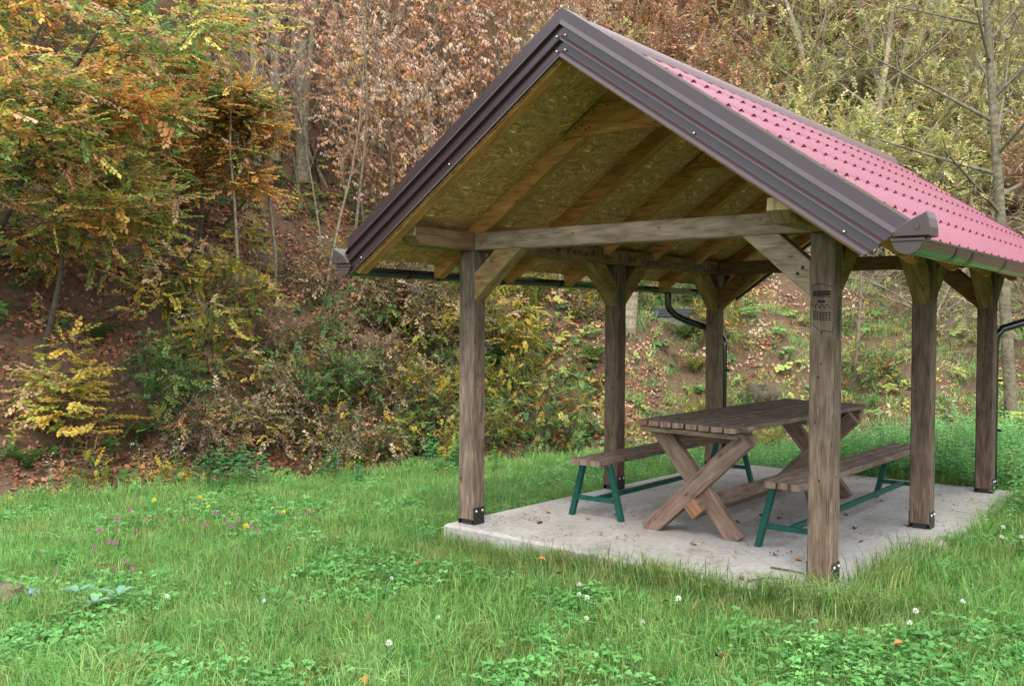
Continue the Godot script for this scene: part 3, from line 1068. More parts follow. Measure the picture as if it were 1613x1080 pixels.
# ---------------------------------------------------------------- leaves and plants
# one leaf: folded along its midrib, pointing along d, face up n
func leaf(g: G, at: Vector3, d: Vector3, n: Vector3, l: float, w: float, col: Color, droop := 0.25, fold := 0.18) -> void:
	var side := d.cross(n).normalized()
	var up := side.cross(d).normalized()
	var k := g.v.size()
	var mid := at + d * l * 0.5 + up * (-droop * 0.12) * l
	var tip := at + d * l * (1.0 - droop * 0.12) - up * droop * l * 0.45
	var pts := [at, at + d * l * 0.3 - side * w * 0.46 + up * fold * w, at + d * l * 0.68 - side * w * 0.38 + up * (fold * w - droop * l * 0.12), tip, at + d * l * 0.68 + side * w * 0.38 + up * (fold * w - droop * l * 0.12), at + d * l * 0.3 + side * w * 0.46 + up * fold * w, mid]
	for p in pts:
		g.v.append(p)
		g.n.append(up)
		g.uv.append(Vector2.ZERO)
		g.c.append(col)
	for t in [[0, 1, 6], [1, 2, 6], [2, 3, 6], [3, 4, 6], [4, 5, 6], [5, 0, 6]]:
		# clockwise from above
		g.idx.append(k + t[0]); g.idx.append(k + t[1]); g.idx.append(k + t[2])
	# normals that follow the fold
	for i in [1, 2]:
		g.n[k + i] = (up + side * 0.35).normalized()
	for i in [4, 5]:
		g.n[k + i] = (up - side * 0.35).normalized()


func grey(a: float, b: float) -> Color:
	var f := rng.randf_range(a, b)
	return Color(f * rng.randf_range(0.94, 1.06), f, f * rng.randf_range(0.9, 1.1))


# a flat spray of alternate leaves along a twig of length l (z forward)
func spray_mesh(count: int, l: float, ll: float, lw: float, spread := 0.9, flat := 0.35, droop := 0.3) -> ArrayMesh:
	var g := G.new()
	tube(g, [Vector3.ZERO, Vector3(0, 0.01, l * 0.55), Vector3(0, -0.01, l)], [0.003, 0.002, 0.001], 3, Color(0.35, 0.3, 0.25))
	for i in count:
		var t := (i + 0.6) / count
		var s := 1.0 if i % 2 == 0 else -1.0
		var a := s * rng.randf_range(spread * 0.6, spread * 1.15) if i < count - 1 else 0.0
		var d := Vector3(sin(a), rng.randf_range(-0.25, 0.2), cos(a)).normalized()
		var n := Vector3(rng.randf_range(-flat, flat), 1, rng.randf_range(-flat, flat)).normalized()
		var f := rng.randf_range(0.75, 1.2)
		leaf(g, Vector3(0, 0, t * l), d, n, ll * f, lw * f, grey(0.7, 1.25), droop * rng.randf_range(0.4, 1.6))
	return g.mesh()


# withered leaves that hang from a twig
func hanging_mesh(count: int, l: float, ll: float, lw: float) -> ArrayMesh:
	var g := G.new()
	tube(g, [Vector3.ZERO, Vector3(0.01, 0.01, l * 0.5), Vector3(-0.01, -0.01, l)], [0.003, 0.002, 0.001], 3, Color(0.35, 0.3, 0.28))
	for i in count:
		var t := rng.randf_range(0.1, 1.0)
		var d := Vector3(rng.randf_range(-0.5, 0.5), -1.0, rng.randf_range(-0.3, 0.6)).normalized()
		var n := Vector3(rng.randf_range(-1, 1), 0.2, rng.randf_range(-1, 1)).normalized()
		var f := rng.randf_range(0.7, 1.25)
		leaf(g, Vector3(0, 0, t * l), d, n, ll * f, lw * f, grey(0.65, 1.3), rng.randf_range(-0.3, 0.7), 0.3)
	return g.mesh()


func litter_mesh(count: int, r: float, ll: float, lw: float) -> ArrayMesh:
	var g := G.new()
	for i in count:
		var a := rng.randf() * TAU
		var q := r * sqrt(rng.randf())
		var d := Vector3(rng.randf_range(-1, 1), rng.randf_range(-0.3, 0.3), rng.randf_range(-1, 1)).normalized()
		var n := Vector3(rng.randf_range(-0.55, 0.55), 1, rng.randf_range(-0.55, 0.55)).normalized()
		var f := rng.randf_range(0.7, 1.3)
		leaf(g, Vector3(cos(a) * q, rng.randf_range(0.005, 0.04), sin(a) * q), d, n, ll * f, lw * f, grey(0.55, 1.35), rng.randf_range(-0.6, 0.6), rng.randf_range(-0.3, 0.3))
	return g.mesh()


# a tuft of grass blades
func grass_mesh(count: int, r: float, h0: float, h1: float, w: float, lean: float) -> ArrayMesh:
	var g := G.new()
	for i in count:
		var a := rng.randf() * TAU
		var q := r * sqrt(rng.randf())
		var o := Vector3(cos(a) * q, -0.01, sin(a) * q)
		var b := rng.randf() * TAU
		var dir := Vector3(cos(b), 0, sin(b))
		var h := rng.randf_range(h0, h1)
		var ln := lean * rng.randf_range(0.2, 1.4)
		var sd := Vector3(-dir.z, 0, dir.x) * w * 0.5 * rng.randf_range(0.7, 1.3)
		var col := grey(0.65, 1.25)
		var p1 := o + Vector3.UP * h * 0.55 + dir * h * ln * 0.3
		var p2 := o + Vector3.UP * h * (0.95 - 0.25 * ln) + dir * h * ln * 0.85
		var nn := (Vector3.UP * 0.5 + dir * 0.2 + Vector3(rng.randf_range(-0.3, 0.3), 0, rng.randf_range(-0.3, 0.3))).normalized()
		var k := g.v.size()
		for p in [o - sd, o + sd, p1 - sd * 0.8, p1 + sd * 0.8, p2]:
			g.v.append(p); g.n.append(nn); g.uv.append(Vector2.ZERO); g.c.append(col)
		var turned := (p2 - o).cross(sd).dot(nn) < 0.0
		for q2 in ([0, 2, 1, 1, 2, 3, 2, 4, 3] if turned else [0, 1, 2, 1, 3, 2, 2, 3, 4]):
			g.idx.append(k + q2)
	return g.mesh()


# clover: trifoliate leaves on thin stalks, as a low cushion
func clover_mesh(count: int, r: float, h: float, sz: float) -> ArrayMesh:
	var g := G.new()
	for i in count:
		var a := rng.randf() * TAU
		var q := r * sqrt(rng.randf())
		var top := Vector3(cos(a) * q, h * rng.randf_range(0.5, 1.15), sin(a) * q)
		var col := grey(0.7, 1.25)
		var n := Vector3(rng.randf_range(-0.4, 0.4), 1, rng.randf_range(-0.4, 0.4)).normalized()
		var a0 := rng.randf() * TAU
		for k in 3:
			var b := a0 + TAU * k / 3.0
			leaf(g, top, (Vector3(cos(b), 0, sin(b)) - n * n.dot(Vector3(cos(b), 0, sin(b)))).normalized(), n, sz, sz * 0.95, col, 0.1, 0.06)
	return g.mesh()


# an upright herb with pairs of pointed leaves (nettle, dead-nettle)
func herb_mesh(h: float, pairs: int, ll: float, lw: float, lean := 0.1) -> ArrayMesh:
	var g := G.new()
	var tip := Vector3(rng.randf_range(-lean, lean) * h, h, rng.randf_range(-lean, lean) * h)
	tube(g, [Vector3(0, -0.03, 0), tip * 0.5 + Vector3(0.01, 0, 0), tip], [0.005, 0.004, 0.002], 4, Color(0.8, 0.9, 0.7))
	var a := rng.randf() * TAU
	for i in pairs:
		var t := 0.18 + 0.82 * (i + 1.0) / pairs
		a += PI / 2 + rng.randf_range(-0.3, 0.3)
		var f := 1.0 - 0.55 * maxf(0.0, t - 0.55) / 0.45
		for s in 2:
			var b := a + PI * s
			var d := Vector3(cos(b), rng.randf_range(0.0, 0.5), sin(b)).normalized()
			leaf(g, tip * t, d, Vector3(0, 1, 0), ll * f * rng.randf_range(0.8, 1.2), lw * f, grey(0.75, 1.25), 0.5, 0.1)
	return g.mesh()


func fern_mesh(fronds: int, l: float) -> ArrayMesh:
	var g := G.new()
	for k in fronds:
		var a := TAU * k / fronds + rng.randf_range(-0.3, 0.3)
		var d := Vector3(cos(a), 0, sin(a))
		var sd := Vector3(-d.z, 0, d.x)
		var ll := l * rng.randf_range(0.75, 1.1)
		var col := grey(0.75, 1.2)
		var prev := Vector3.ZERO
		for i in 13:
			var t := (i + 1) / 13.0
			var p := d * ll * (0.3 * t + 0.55 * t * t) + Vector3.UP * ll * (1.3 * t - 0.8 * t * t)
			tube(g, [prev, p], [0.004, 0.003], 3, col * 0.8)
			var w := ll * 0.27 * sin(PI * clampf(t * 0.9 + 0.1, 0, 1)) * (1.15 - 0.5 * t)
			var fw := (p - prev).normalized()
			for s in [-1.0, 1.0]:
				leaf(g, p, (sd * s + fw * 0.45).normalized(), fw.cross(sd * s).normalized() * s * -1.0 if false else Vector3.UP, w, ll * 0.055, col, 0.3, 0.05)
			prev = p
	return g.mesh()


# grows stems and twigs; returns the leaf spots
class Woody:
	var rng: RandomNumberGenerator
	var g: G
	var spots := []        # [position, direction]
	var host
	var levels := 3
	var kids := [7, 6, 5]
	var shrink := 0.55
	var spread := 0.9
	var up := 0.25
	var wander := 0.22
	var first := 0.3
	var flat := 0.0        # pulls side branches level
	var last_leaves := 3
	var thin := 0.004

	func grow(o: Vector3, d: Vector3, l: float, r: float, lev: int, lean := Vector3.ZERO) -> void:
		var n := 6 if lev == 0 else (4 if lev < levels else 3)
		var pts := [o]
		var rad := [r]
		var p := o
		var dir := d
		var end := maxf(thin * 0.6, r * (0.25 if lev > 0 else 0.22))
		for i in n:
			dir = (dir + Vector3(rng.randf_range(-1, 1), rng.randf_range(-1, 1), rng.randf_range(-1, 1)) * wander + Vector3.UP * (up if lev == 0 or flat == 0.0 else up * 0.15) * 0.5 + lean * 0.3).normalized()
			if lev > 0 and flat > 0.0:
				dir = Vector3(dir.x, dir.y * (1.0 - flat * 0.45) , dir.z).normalized()
			p += dir * l / n
			pts.append(p)
			rad.append(lerpf(r, end, (i + 1.0) / n))
		host.tube(g, pts, rad, 7 if lev == 0 and r > 0.05 else (5 if lev <= 1 and r > 0.015 else 3), Color.WHITE)
		if lev >= levels:
			for i in last_leaves:
				var t := (i + 1.0) / last_leaves * n
				var q := mini(int(t), n - 1)
				var at: Vector3 = pts[q].lerp(pts[q + 1], clampf(t - q, 0.0, 1.0))
				var dd: Vector3 = (pts[q + 1] - pts[q]).normalized()
				var sd := Vector3(rng.randf_range(-1, 1), rng.randf_range(-0.5, 0.5), rng.randf_range(-1, 1))
				spots.append([at, (dd + sd * (0.0 if i == last_leaves - 1 else 0.9)).normalized()])
			return
		var k: int = kids[mini(lev, kids.size() - 1)]
		var turn := rng.randf() * TAU
		for i in k:
			var t := lerpf(first if lev == 0 else 0.2, 1.0, (i + rng.randf_range(0.2, 0.9)) / k) * n
			var q := mini(int(t), n - 1)
			var at: Vector3 = pts[q].lerp(pts[q + 1], t - q)
			var dd: Vector3 = (pts[q + 1] - pts[q]).normalized()
			turn += 2.4 + rng.randf_range(-0.5, 0.5)
			var ref := Vector3.RIGHT if absf(dd.x) < 0.8 else Vector3.UP
			var x := (ref - dd * ref.dot(dd)).normalized()
			var y := dd.cross(x)
			var out := x * cos(turn) + y * sin(turn)
			if flat > 0.0 and lev > 0:
				out = (out * Vector3(1, 1.0 - flat * 0.85, 1)).normalized()
			var ang := spread * rng.randf_range(0.7, 1.2)
			var nd := (dd * cos(ang) + out * sin(ang)).normalized()
			var rr := maxf(thin, lerpf(r, end, t / n) * (0.5 if lev == 0 else 0.6))
			var ll := l * shrink * rng.randf_range(0.65, 1.15) * (1.0 - 0.45 * (t / n) if lev == 0 else 1.0)
			grow(at, nd, ll, rr, lev + 1, lean)


func new_tree() -> Woody:
	var t := Woody.new()
	t.rng = rng
	t.g = G.new()
	t.host = self
	return t


# finish a tree: trunk mesh and crown of leaf sprays; k = share of spots that bear leaves
func finish_tree(o: Node3D, t: Woody, mesh: Mesh, m: Material, palette: Array, share: float, size0: float, size1: float, droop := 0.0, bark := Color(0.8, 0.8, 0.8), clump := 1.6) -> void:
	for i in t.g.c.size():
		t.g.c[i] = Color(bark.r / 2.4, bark.g / 2.4, bark.b / 2.4)
	var tr := put("trunk", t.g, M.bark, o)
	tr.position = Vector3.ZERO
	var xf := []
	var cols := []
	var sd := rng.randf() * 100.0
	for s in t.spots:
		if rng.randf() > share:
			continue
		var p: Vector3 = s[0]
		var d: Vector3 = s[1]
		d = (d + Vector3.DOWN * droop).normalized()
		var n := (Vector3.UP + Vector3(rng.randf_range(-0.4, 0.4), 0, rng.randf_range(-0.4, 0.4))).normalized()
		if absf(d.dot(n)) > 0.95:
			n = Vector3.RIGHT
		var x := n.cross(d).normalized()
		var y := d.cross(x).normalized()
		var sc := rng.randf_range(size0, size1)
		xf.append(Transform3D(Basis(x * sc, y * sc, d * sc), p))
		# colour in clumps: neighbouring sprays share a hue
		var q := noise_a.get_noise_3d(p.x * 14.0 * clump + sd, p.y * 14.0 * clump, p.z * 14.0 * clump) * 1.1 + 0.5 + rng.randf_range(-0.22, 0.22)
		var f := clampf(q, 0.0, 0.999) * palette.size()
		cols.append(tint(palette[int(f)], 0.22))
	if xf.size() > 0:
		tag(multi("crown", mesh, m, xf, cols, o), "", "", "", "stuff")


# ---------------------------------------------------------------- the wooded slope
func palette(list: Array) -> Array:
	var out := []
	for c in list:
		out.append(lin(c[0], c[1], c[2]))
	return out


func tree_here(called: String, label: String, category: String, u: float, v: float, group := "") -> Node3D:
	return thing(called, label, category, on_ground(u, v, -0.05), group)


# a phrase that says where on the slope something grows, by what stands next to it; the n-th thing of a kind at one place is told apart by its distance
var places := {}


func where_at(kind: String, u: float, v: float) -> String:
	var du := u - CAM_U
	var dv := v - CAM_V
	var x := (0.7887 * du + 0.6148 * dv) / (-0.6148 * du + 0.7887 * dv)
	var z := "at the left edge of the wood"
	for q in [[-0.42, "on the slope left of the tall grey trunks"], [-0.28, "between the tall grey trunks and the roof"], [-0.16, "just left of the roof ridge"], [-0.02, "behind the tip of the roof"], [0.1, "over the upper part of the roof ridge"], [0.2, "over the middle of the red roof"], [0.32, "over the lower half of the red roof"], [0.43, "left of the big grey trunk"], [0.52, "right of the big grey trunk"]]:
		if x > q[0]:
			z = q[1]
	var key := kind + z
	var k: int = places.get(key, 0)
	places[key] = k + 1
	return "%s %s%s" % [kind, z, "" if k == 0 else ", the %s from the front" % ["", "second", "third", "fourth", "fifth", "sixth", "seventh", "eighth", "ninth", "tenth", "eleventh", "twelfth", "thirteenth", "fourteenth", "fifteenth"][mini(k, 14)]]


func screen_x(u: float, v: float) -> float:
	var du := u - CAM_U
	var dv := v - CAM_V
	return (0.7887 * du + 0.6148 * dv) / (-0.6148 * du + 0.7887 * dv)


func bank_place(kind: String, u: float, v: float) -> String:
	var x := screen_x(u, v)
	var z := "by the dark bank at far left"
	for q in [[-0.42, "on the leaf bank right of the yellow shrub"], [-0.3, "on the bank left of the gutter end"], [-0.17, "under the gutter end of the shelter"], [-0.055, "right behind the left front post"], [0.01, "between the two nearer left posts"], [0.09, "around the second left post"], [0.15, "between the two farther left posts"], [0.24, "in the clearing behind the table"]]:
		if x > q[0]:
			z = q[1]
	var key := kind + z
	var k: int = places.get(key, 0)
	places[key] = k + 1
	return "%s %s%s" % [kind, z, "" if k == 0 else ", the %s of them" % ["", "second", "third", "fourth", "fifth", "sixth", "seventh", "eighth", "ninth", "tenth", "eleventh", "twelfth", "thirteenth", "fourteenth", "fifteenth", "sixteenth", "seventeenth", "eighteenth", "nineteenth", "twentieth", "twenty-first", "twenty-second", "twenty-third", "twenty-fourth", "twenty-fifth", "twenty-sixth", "twenty-seventh", "twenty-eighth"][mini(k, 27)]]


func by_distance(a, b) -> bool:
	return Vector2(a[0] - CAM_U, a[1] - CAM_V).length() < Vector2(b[0] - CAM_U, b[1] - CAM_V).length()


func beech(u: float, v: float, h: float, r: float, label: String, pal: Array, lean: Vector3, share := 0.9, first := 0.22, shrink := 0.46) -> Node3D:
	var o := tree_here("beech_tree", label, "tree", u, v, "beeches on the slope")
	var t := new_tree()
	t.kids = [11, 8, 5]
	t.levels = 3
	t.flat = 0.62
	t.first = first
	t.spread = 1.0
	t.up = 0.3
	t.shrink = shrink
	t.last_leaves = 4
	t.wander = 0.24
	t.grow(Vector3.ZERO, (Vector3.UP + lean).normalized(), h, r, 0, lean)
	finish_tree(o, t, M.spray, M.leaf, pal, share, 0.8, 1.3, 0.08, Color(0.8, 0.76, 0.7))
	return o


func build_forest() -> void:
	M.spray = spray_mesh(12, 0.26, 0.05, 0.034, 0.95, 0.4, 0.25)
	M.hang = hanging_mesh(10, 0.24, 0.062, 0.024)
	M.small = spray_mesh(8, 0.16, 0.036, 0.022, 1.0, 0.7, 0.3)
	M.round = spray_mesh(8, 0.20, 0.05, 0.042, 1.0, 0.4, 0.2)
	M.far = spray_mesh(10, 0.34, 0.075, 0.05, 1.1, 0.9, 0.3)
	var orange := palette([[224, 160, 90], [224, 184, 98], [210, 152, 98], [196, 186, 96], [164, 178, 96], [126, 156, 90], [224, 198, 108], [214, 174, 138], [136, 162, 90], [210, 160, 98], [176, 182, 100]])
	var green := palette([[110, 142, 86], [128, 158, 90], [166, 176, 92], [210, 188, 98], [220, 172, 94], [100, 134, 86], [138, 164, 92], [206, 152, 96]])
	var dead := palette([[208, 172, 146], [192, 150, 124], [214, 188, 164], [202, 160, 134], [184, 142, 114], [204, 150, 104], [208, 172, 108], [216, 192, 170]])
	var rust := palette([[186, 138, 106], [200, 150, 114], [170, 130, 104], [194, 162, 132], [156, 130, 106], [206, 168, 128]])
	var gold := palette([[218, 178, 98], [220, 162, 88], [204, 144, 84], [174, 166, 94], [128, 144, 84], [214, 186, 110]])
	var lime := palette([[204, 200, 122], [184, 188, 116], [166, 176, 110], [212, 204, 142], [194, 182, 136], [176, 164, 128], [198, 182, 108]])
	# -- beeches at the left
	beech(-8.76, 0.8, 7.5, 0.10, "tall beech with orange and gold leaves at the left edge of the slope", orange, Vector3(0.03, 0, 0.02), 0.5, 0.2, 0.38)
	beech(-7.3, -0.9, 4.6, 0.07, "low spreading beech with rust orange leaves over the dark bank at far left", orange, Vector3(0.3, 0, -0.1), 0.85, 0.3)
	beech(-7.65, 1.35, 3.9, 0.045, "thin leaning beech with green and yellow leaf layers behind the yellow shrub", green, Vector3(0.12, 0, -0.15), 0.55, 0.34, 0.40)
	beech(-10.9, 1.9, 5.4, 0.08, "mostly green beech with orange tips left of the tall grey trunks", green, Vector3(0.0, 0, 0.0), 0.65, 0.2, 0.34)
	beech(-6.95, 0.25, 3.2, 0.04, "low beech with orange and gold layers just above the yellow shrub", orange, Vector3(0.25, 0, 0.1), 0.8, 0.3, 0.5)
	beech(-7.9, 0.1, 3.6, 0.045, "middle sized beech with green and orange layers at the left picture edge", green, Vector3(0.3, 0, 0.0), 0.8, 0.2, 0.5)
	var b5 := beech(-11.9, 3.2, 7.5, 0.12, "high beech with mixed orange and green crown at the top left", orange, Vector3(0.1, 0, 0.0), 0.9, 0.15, 0.42)
	for q in [[-12.6, 0.6], [-13.8, 1.8], [-10.4, -0.8], [-16.5, 3.0], [-14.6, 3.4]]:
		copy_of(b5, on_ground(q[0], q[1], -0.05), rng.randf() * TAU, where_at("orange green beech", q[0], q[1]), "beeches on the slope", rng.randf_range(0.8, 1.1))
	var small_b := beech(-7.6, 2.9, 2.2, 0.025, "small beech sapling with yellow orange leaves left of the bare grey stems", gold, Vector3(0.25, 0, 0.0), 0.6, 0.3)
	copy_of(small_b, on_ground(-8.7, 4.4, -0.05), 4.0, "small golden beech sapling at the foot of the tall grey trunks", "", 1.0)
	# -- tall grey trunks
	var spots := [[-9.71, 5.53, "leftmost of the four tall grey trunks on the slope"], [-9.76, 5.95, "slender second of the four tall grey trunks on the slope"], [-9.5, 6.4, "thickest of the four tall grey trunks, forked low down"], [-10.66, 7.25, "rear right one of the four tall grey trunks on the slope"]]
	for k in 4:
		var o := tree_here("hornbeam_tree", spots[k][2], "tree", spots[k][0], spots[k][1], "tall grey trunks")
		var t := new_tree()
		t.kids = [9, 5, 4]
		t.levels = 3
		t.first = 0.4
		t.spread = 0.75
		t.wander = 0.04
		t.up = 0.2
		t.shrink = 0.3
		t.last_leaves = 2
		t.grow(Vector3.ZERO, Vector3(rng.randf_range(-0.05, 0.05), 1, rng.randf_range(-0.05, 0.05)).normalized(), 9.0, 0.085 + 0.03 * (k % 3), 0)
		if k == 2:
			t.grow(Vector3(0.05, 0.9, 0), Vector3(0.2, 1, 0.1).normalized(), 7.0, 0.07, 0)
		finish_tree(o, t, M.spray, M.leaf, gold, 0.5, 0.7, 1.1, 0.2, Color(2.5, 2.4, 2.3))
	# -- hornbeams that keep their withered leaves
	var protos := []
	var hb := [[-7.4, 6.3, 3.3, "withered pale brown hornbeam thicket above the gutter end of the shelter"], [-8.3, 8.9, 4.2, "tall withered hornbeam with hanging pink brown leaves behind the left roof edge"], [-10.05, 7.9, 4.2, "withered hornbeam with dense dry leaves right of the tall grey trunks"]]
	for q in hb:
		var o := tree_here("withered_hornbeam", q[3], "tree", q[0], q[1], "hornbeams with dry hanging leaves")
		var t := new_tree()
		t.kids = [9, 7, 4]
		t.levels = 3
		t.first = 0.15
		t.spread = 0.7
		t.wander = 0.14
		t.shrink = 0.40
		t.last_leaves = 3
		for k in 4:
			var a := TAU * k / 4.0 + rng.randf()
			t.grow(Vector3(cos(a), 0, sin(a)) * 0.15, Vector3(cos(a) * 0.35, 1, sin(a) * 0.35).normalized(), q[2] * rng.randf_range(0.75, 1.05), 0.03, 0, Vector3(0.1, 0, 0.1))
		finish_tree(o, t, M.hang, M.dry, dead, 0.42, 0.75, 1.25, 0.35, Color(1.9, 1.8, 1.7), 1.0)
		protos.append(o)
	var hc := [[-10.79, 10.6], [-9.2, 11.2], [-12.4, 12.2], [-13.4, 9.4], [-11.6, 14.2], [-14.5, 15.5], [-7.0, 7.9], [-8.9, 6.7], [-12.2, 8.4], [-9.9, 13.4], [-10.8, 16.4], [-13.2, 17.8], [-15.6, 12.0], [-12.9, 14.6], [-16.5, 18.0], [-14.4, 7.4], [-15.8, 8.8], [-13.0, 6.6], [-9.4, 9.6], [-11.4, 11.6], [-14.4, 11.0]]
	hc.sort_custom(by_distance)
	for q in hc:
		copy_of(protos[rng.randi() % 3], on_ground(q[0], q[1], -0.05), rng.randf() * TAU, where_at("withered hornbeam", q[0], q[1]), "hornbeams with dry hanging leaves", rng.randf_range(0.9, 1.3))
	copy_of(protos[1], on_ground(-8.9, 2.3, -0.05), 1.0, "small withered hornbeam with pinkish dry leaves among the orange beeches", "", 0.6)
	# -- bare thin stems
	var bare := []
	for k in 2:
		var o := tree_here("bare_sapling", ["thin bare grey stem in front of the leaf covered bank, left of the scrub", "thin bare stem with two forks beside the left end of the gutter"][k], "sapling", [-6.77, -6.6][k], [2.9, 4.9][k], "bare saplings on the bank")
		var t := new_tree()
		t.kids = [8, 5, 3]
		t.levels = 3
		t.first = 0.35
		t.spread = 0.7
		t.wander = 0.1
		t.shrink = 0.42
		t.last_leaves = 2
		t.grow(Vector3.ZERO, Vector3(0.1, 1, 0).normalized(), 4.2, 0.028, 0)
		finish_tree(o, t, M.hang, M.dry, dead, 0.14, 0.6, 0.9, 0.3, Color(1.9, 1.8, 1.7))
		bare.append(o)
	for q in [[-6.88, 3.7, "bare upright stem standing in the middle of the leaf litter bank"], [-6.45, 4.2, "bare grey stem right beside the withered thicket"], [-7.9, 3.9, "bare slanting stem below the tall grey trunks"], [-5.6, 5.6, "bare thin stem behind the left front post"], [-8.9, 7.7, "bare pole-like stem among the withered hornbeams"], [-12.0, 10.0, "bare stem high on the slope left of the ridge"], [-4.6, 7.6, "bare dark stem between the two left posts"], [-8.4, 5.4, "bare forked stem right below the tall grey trunks"], [-7.6, 5.2, "bare thin stem left of the withered thicket"], [-9.0, 2.2, "bare stem among the orange beeches"]]:
		copy_of(bare[rng.randi() % 2], on_ground(q[0], q[1], -0.05), rng.randf() * TAU, q[2], "", rng.randf_range(0.8, 1.3))
	# -- behind and right of the roof
	var g1 := beech(-11.2, 20.5, 7.0, 0.1, "golden orange beech right behind the roof ridge", gold, Vector3(0.1, 0, 0.1), 0.9, 0.08)
	copy_of(g1, on_ground(-13.4, 19.2, -0.05), 1.0, "golden green beech peeping over the roof just left of the ridge tip", "", 1.0)
	copy_of(g1, on_ground(-9.9, 22.6, -0.05), 2.6, "orange and gold beech uphill, over the upper part of the ridge", "", 1.1)
	copy_of(g1, on_ground(-12.2, 23.5, -0.05), 4.6, "gold and orange beech high up behind the roof ridge", "", 1.1)
	var rp := []
	for k in 2:
		var o := tree_here("rust_brown_tree", ["rust brown fine leaved tree above the middle of the red roof", "broad rust brown tree over the upper end of the red roof"][k], "tree", [-8.4, -6.4][k], [19.6, 19.4][k], "rust brown trees over the roof")
		var t := new_tree()
		t.kids = [12, 8, 5]
		t.levels = 3
		t.first = 0.06
		t.spread = 0.85
		t.shrink = 0.40
		t.last_leaves = 3
		t.grow(Vector3.ZERO, Vector3.UP, 5.5, 0.08, 0)
		finish_tree(o, t, M.far, M.dry, rust, 0.9, 0.7, 1.2, 0.2, Color(1.1, 1.05, 1.0))
		rp.append(o)
	var rc := [[-9.8, 25.0], [-6.6, 25.5], [-7.6, 22.2], [-5.2, 21.6], [-8.9, 21.6], [-5.6, 24.0]]
	rc.sort_custom(by_distance)
	for q in rc:
		copy_of(rp[rng.randi() % 2], on_ground(q[0], q[1], -0.05), rng.randf() * TAU, where_at("rust brown tree", q[0], q[1]), "", rng.randf_range(0.9, 1.2))
	var yl := []
	var yd := [[-4.2, 17.4, 7.5, "yellow green thin leaved tree behind the right half of the roof"], [-1.2, 18.6, 8.0, "yellow green tree right behind the big grey trunk"]]
	for q in yd:
		var o := tree_here("alder_tree", q[3], "tree", q[0], q[1], "yellow green trees on the right")
		var t := new_tree()
		t.kids = [15, 9, 5]
		t.levels = 3
		t.first = 0.08
		t.spread = 0.9
		t.wander = 0.2
		t.shrink = 0.40
		t.last_leaves = 3
		t.grow(Vector3.ZERO, Vector3(0.05, 1, 0).normalized(), q[2], 0.09, 0)
		finish_tree(o, t, M.far, M.leaf, lime, 0.42, 0.5, 0.9, 0.1, Color(2.4, 2.3, 2.1))
		yl.append(o)
	var yc := [[-5.9, 22.5], [-2.6, 22.0], [0.6, 21.5], [2.6, 17.6], [-4.2, 26.0], [3.4, 22.5], [-3.4, 19.8], [1.6, 19.2], [-2.4, 16.6], [0.4, 17.2], [4.2, 19.8], [-6.2, 18.2]]
	yc.sort_custom(by_distance)
	for q in yc:
		copy_of(yl[rng.randi() % 2], on_ground(q[0], q[1], -0.05), rng.randf() * TAU, where_at("yellow green tree", q[0], q[1]), "", rng.randf_range(0.85, 1.15))
	# thickets that fill the wood between the trees
	var tk := []
	var names := ["rust_thicket", "golden_thicket", "yellow_green_thicket"]
	var pals := [rust, gold, lime]
	var marks := [[-7.0, 17.0], [-10.2, 18.6], [-3.4, 15.6]]
	for k in 3:
		var o := tree_here(names[k], ["rust brown thicket on the slope right behind the roof", "golden thicket on the slope behind the roof ridge", "yellow green thicket at the back of the clearing"][k], "thicket", marks[k][0], marks[k][1], "thickets between the trees")
		var t := new_tree()
		t.kids = [7, 5]
		t.levels = 2
		t.first = 0.15
		t.spread = 0.8
		t.wander = 0.2
		t.shrink = 0.45
		t.last_leaves = 4
		for q in 11:
			var a := rng.randf() * TAU
			t.grow(Vector3(cos(a), 0, sin(a)) * 0.3, Vector3(cos(a) * 0.5, 1, sin(a) * 0.5).normalized(), rng.randf_range(1.4, 2.6), 0.018, 0)
		finish_tree(o, t, M.far, M.leaf if k > 0 else M.dry, pals[k], 0.6, 0.6, 1.1, 0.2, Color(2.2, 2.1, 1.95))
		tk.append(o)
	var tc := []
	for a in 14:
		for b in 10:
			var u := -15.5 + a * 1.55 + rng.randf_range(-0.6, 0.6)
			var v := 13.5 + b * 1.7 + rng.randf_range(-0.6, 0.6)
			var s := toe(u, v).x
			if s < 7.6 or s > 21.0 or not in_sight(u, v, 0.03, 60.0) or -0.6148 * (u - CAM_U) + 0.7887 * (v - CAM_V) < 18.0:
				continue
			tc.append([u, v])
	tc.sort_custom(by_distance)
	for q in tc:
		var k := 2
		if q[0] < -10.0:
			k = 1 if rng.randf() < 0.7 else 0
		elif q[0] < -5.5:
			k = 0 if rng.randf() < 0.75 else 2
		elif rng.randf() < 0.15:
			k = 0
		copy_of(tk[k], on_ground(q[0], q[1], -0.05), rng.randf() * TAU, where_at(["rust brown", "golden", "yellow green"][k] + " thicket", q[0], q[1]), "thickets between the trees", rng.randf_range(0.8, 1.25))
	# the big pale trunk at the right, leaning a little left
	var o := tree_here("big_grey_tree", "big pale grey trunk with long bare branches behind the right gutter", "tree", 1.73, 9.57)
	var t := new_tree()
	t.kids = [26, 8, 4]
	t.levels = 3
	t.first = 0.28
	t.spread = 1.05
	t.wander = 0.022
	t.up = 0.0
	t.shrink = 0.28
	t.last_leaves = 2
	t.thin = 0.004
	t.grow(Vector3.ZERO, Vector3(-0.047, 1, 0.037).normalized(), 9.5, 0.09, 0)
	finish_tree(o, t, M.round, M.leaf, lime, 0.5, 0.55, 0.95, 0.1, Color(1.45, 1.4, 1.28))
	# leaning sapling and bare twiggy bushes in the clearing
	var sp := tree_here("leaning_sapling", "thin leaning bare sapling in the leafy clearing right of the near post", "sapling", -0.61, 9.97)
	var ts := new_tree()
	ts.kids = [5, 3]
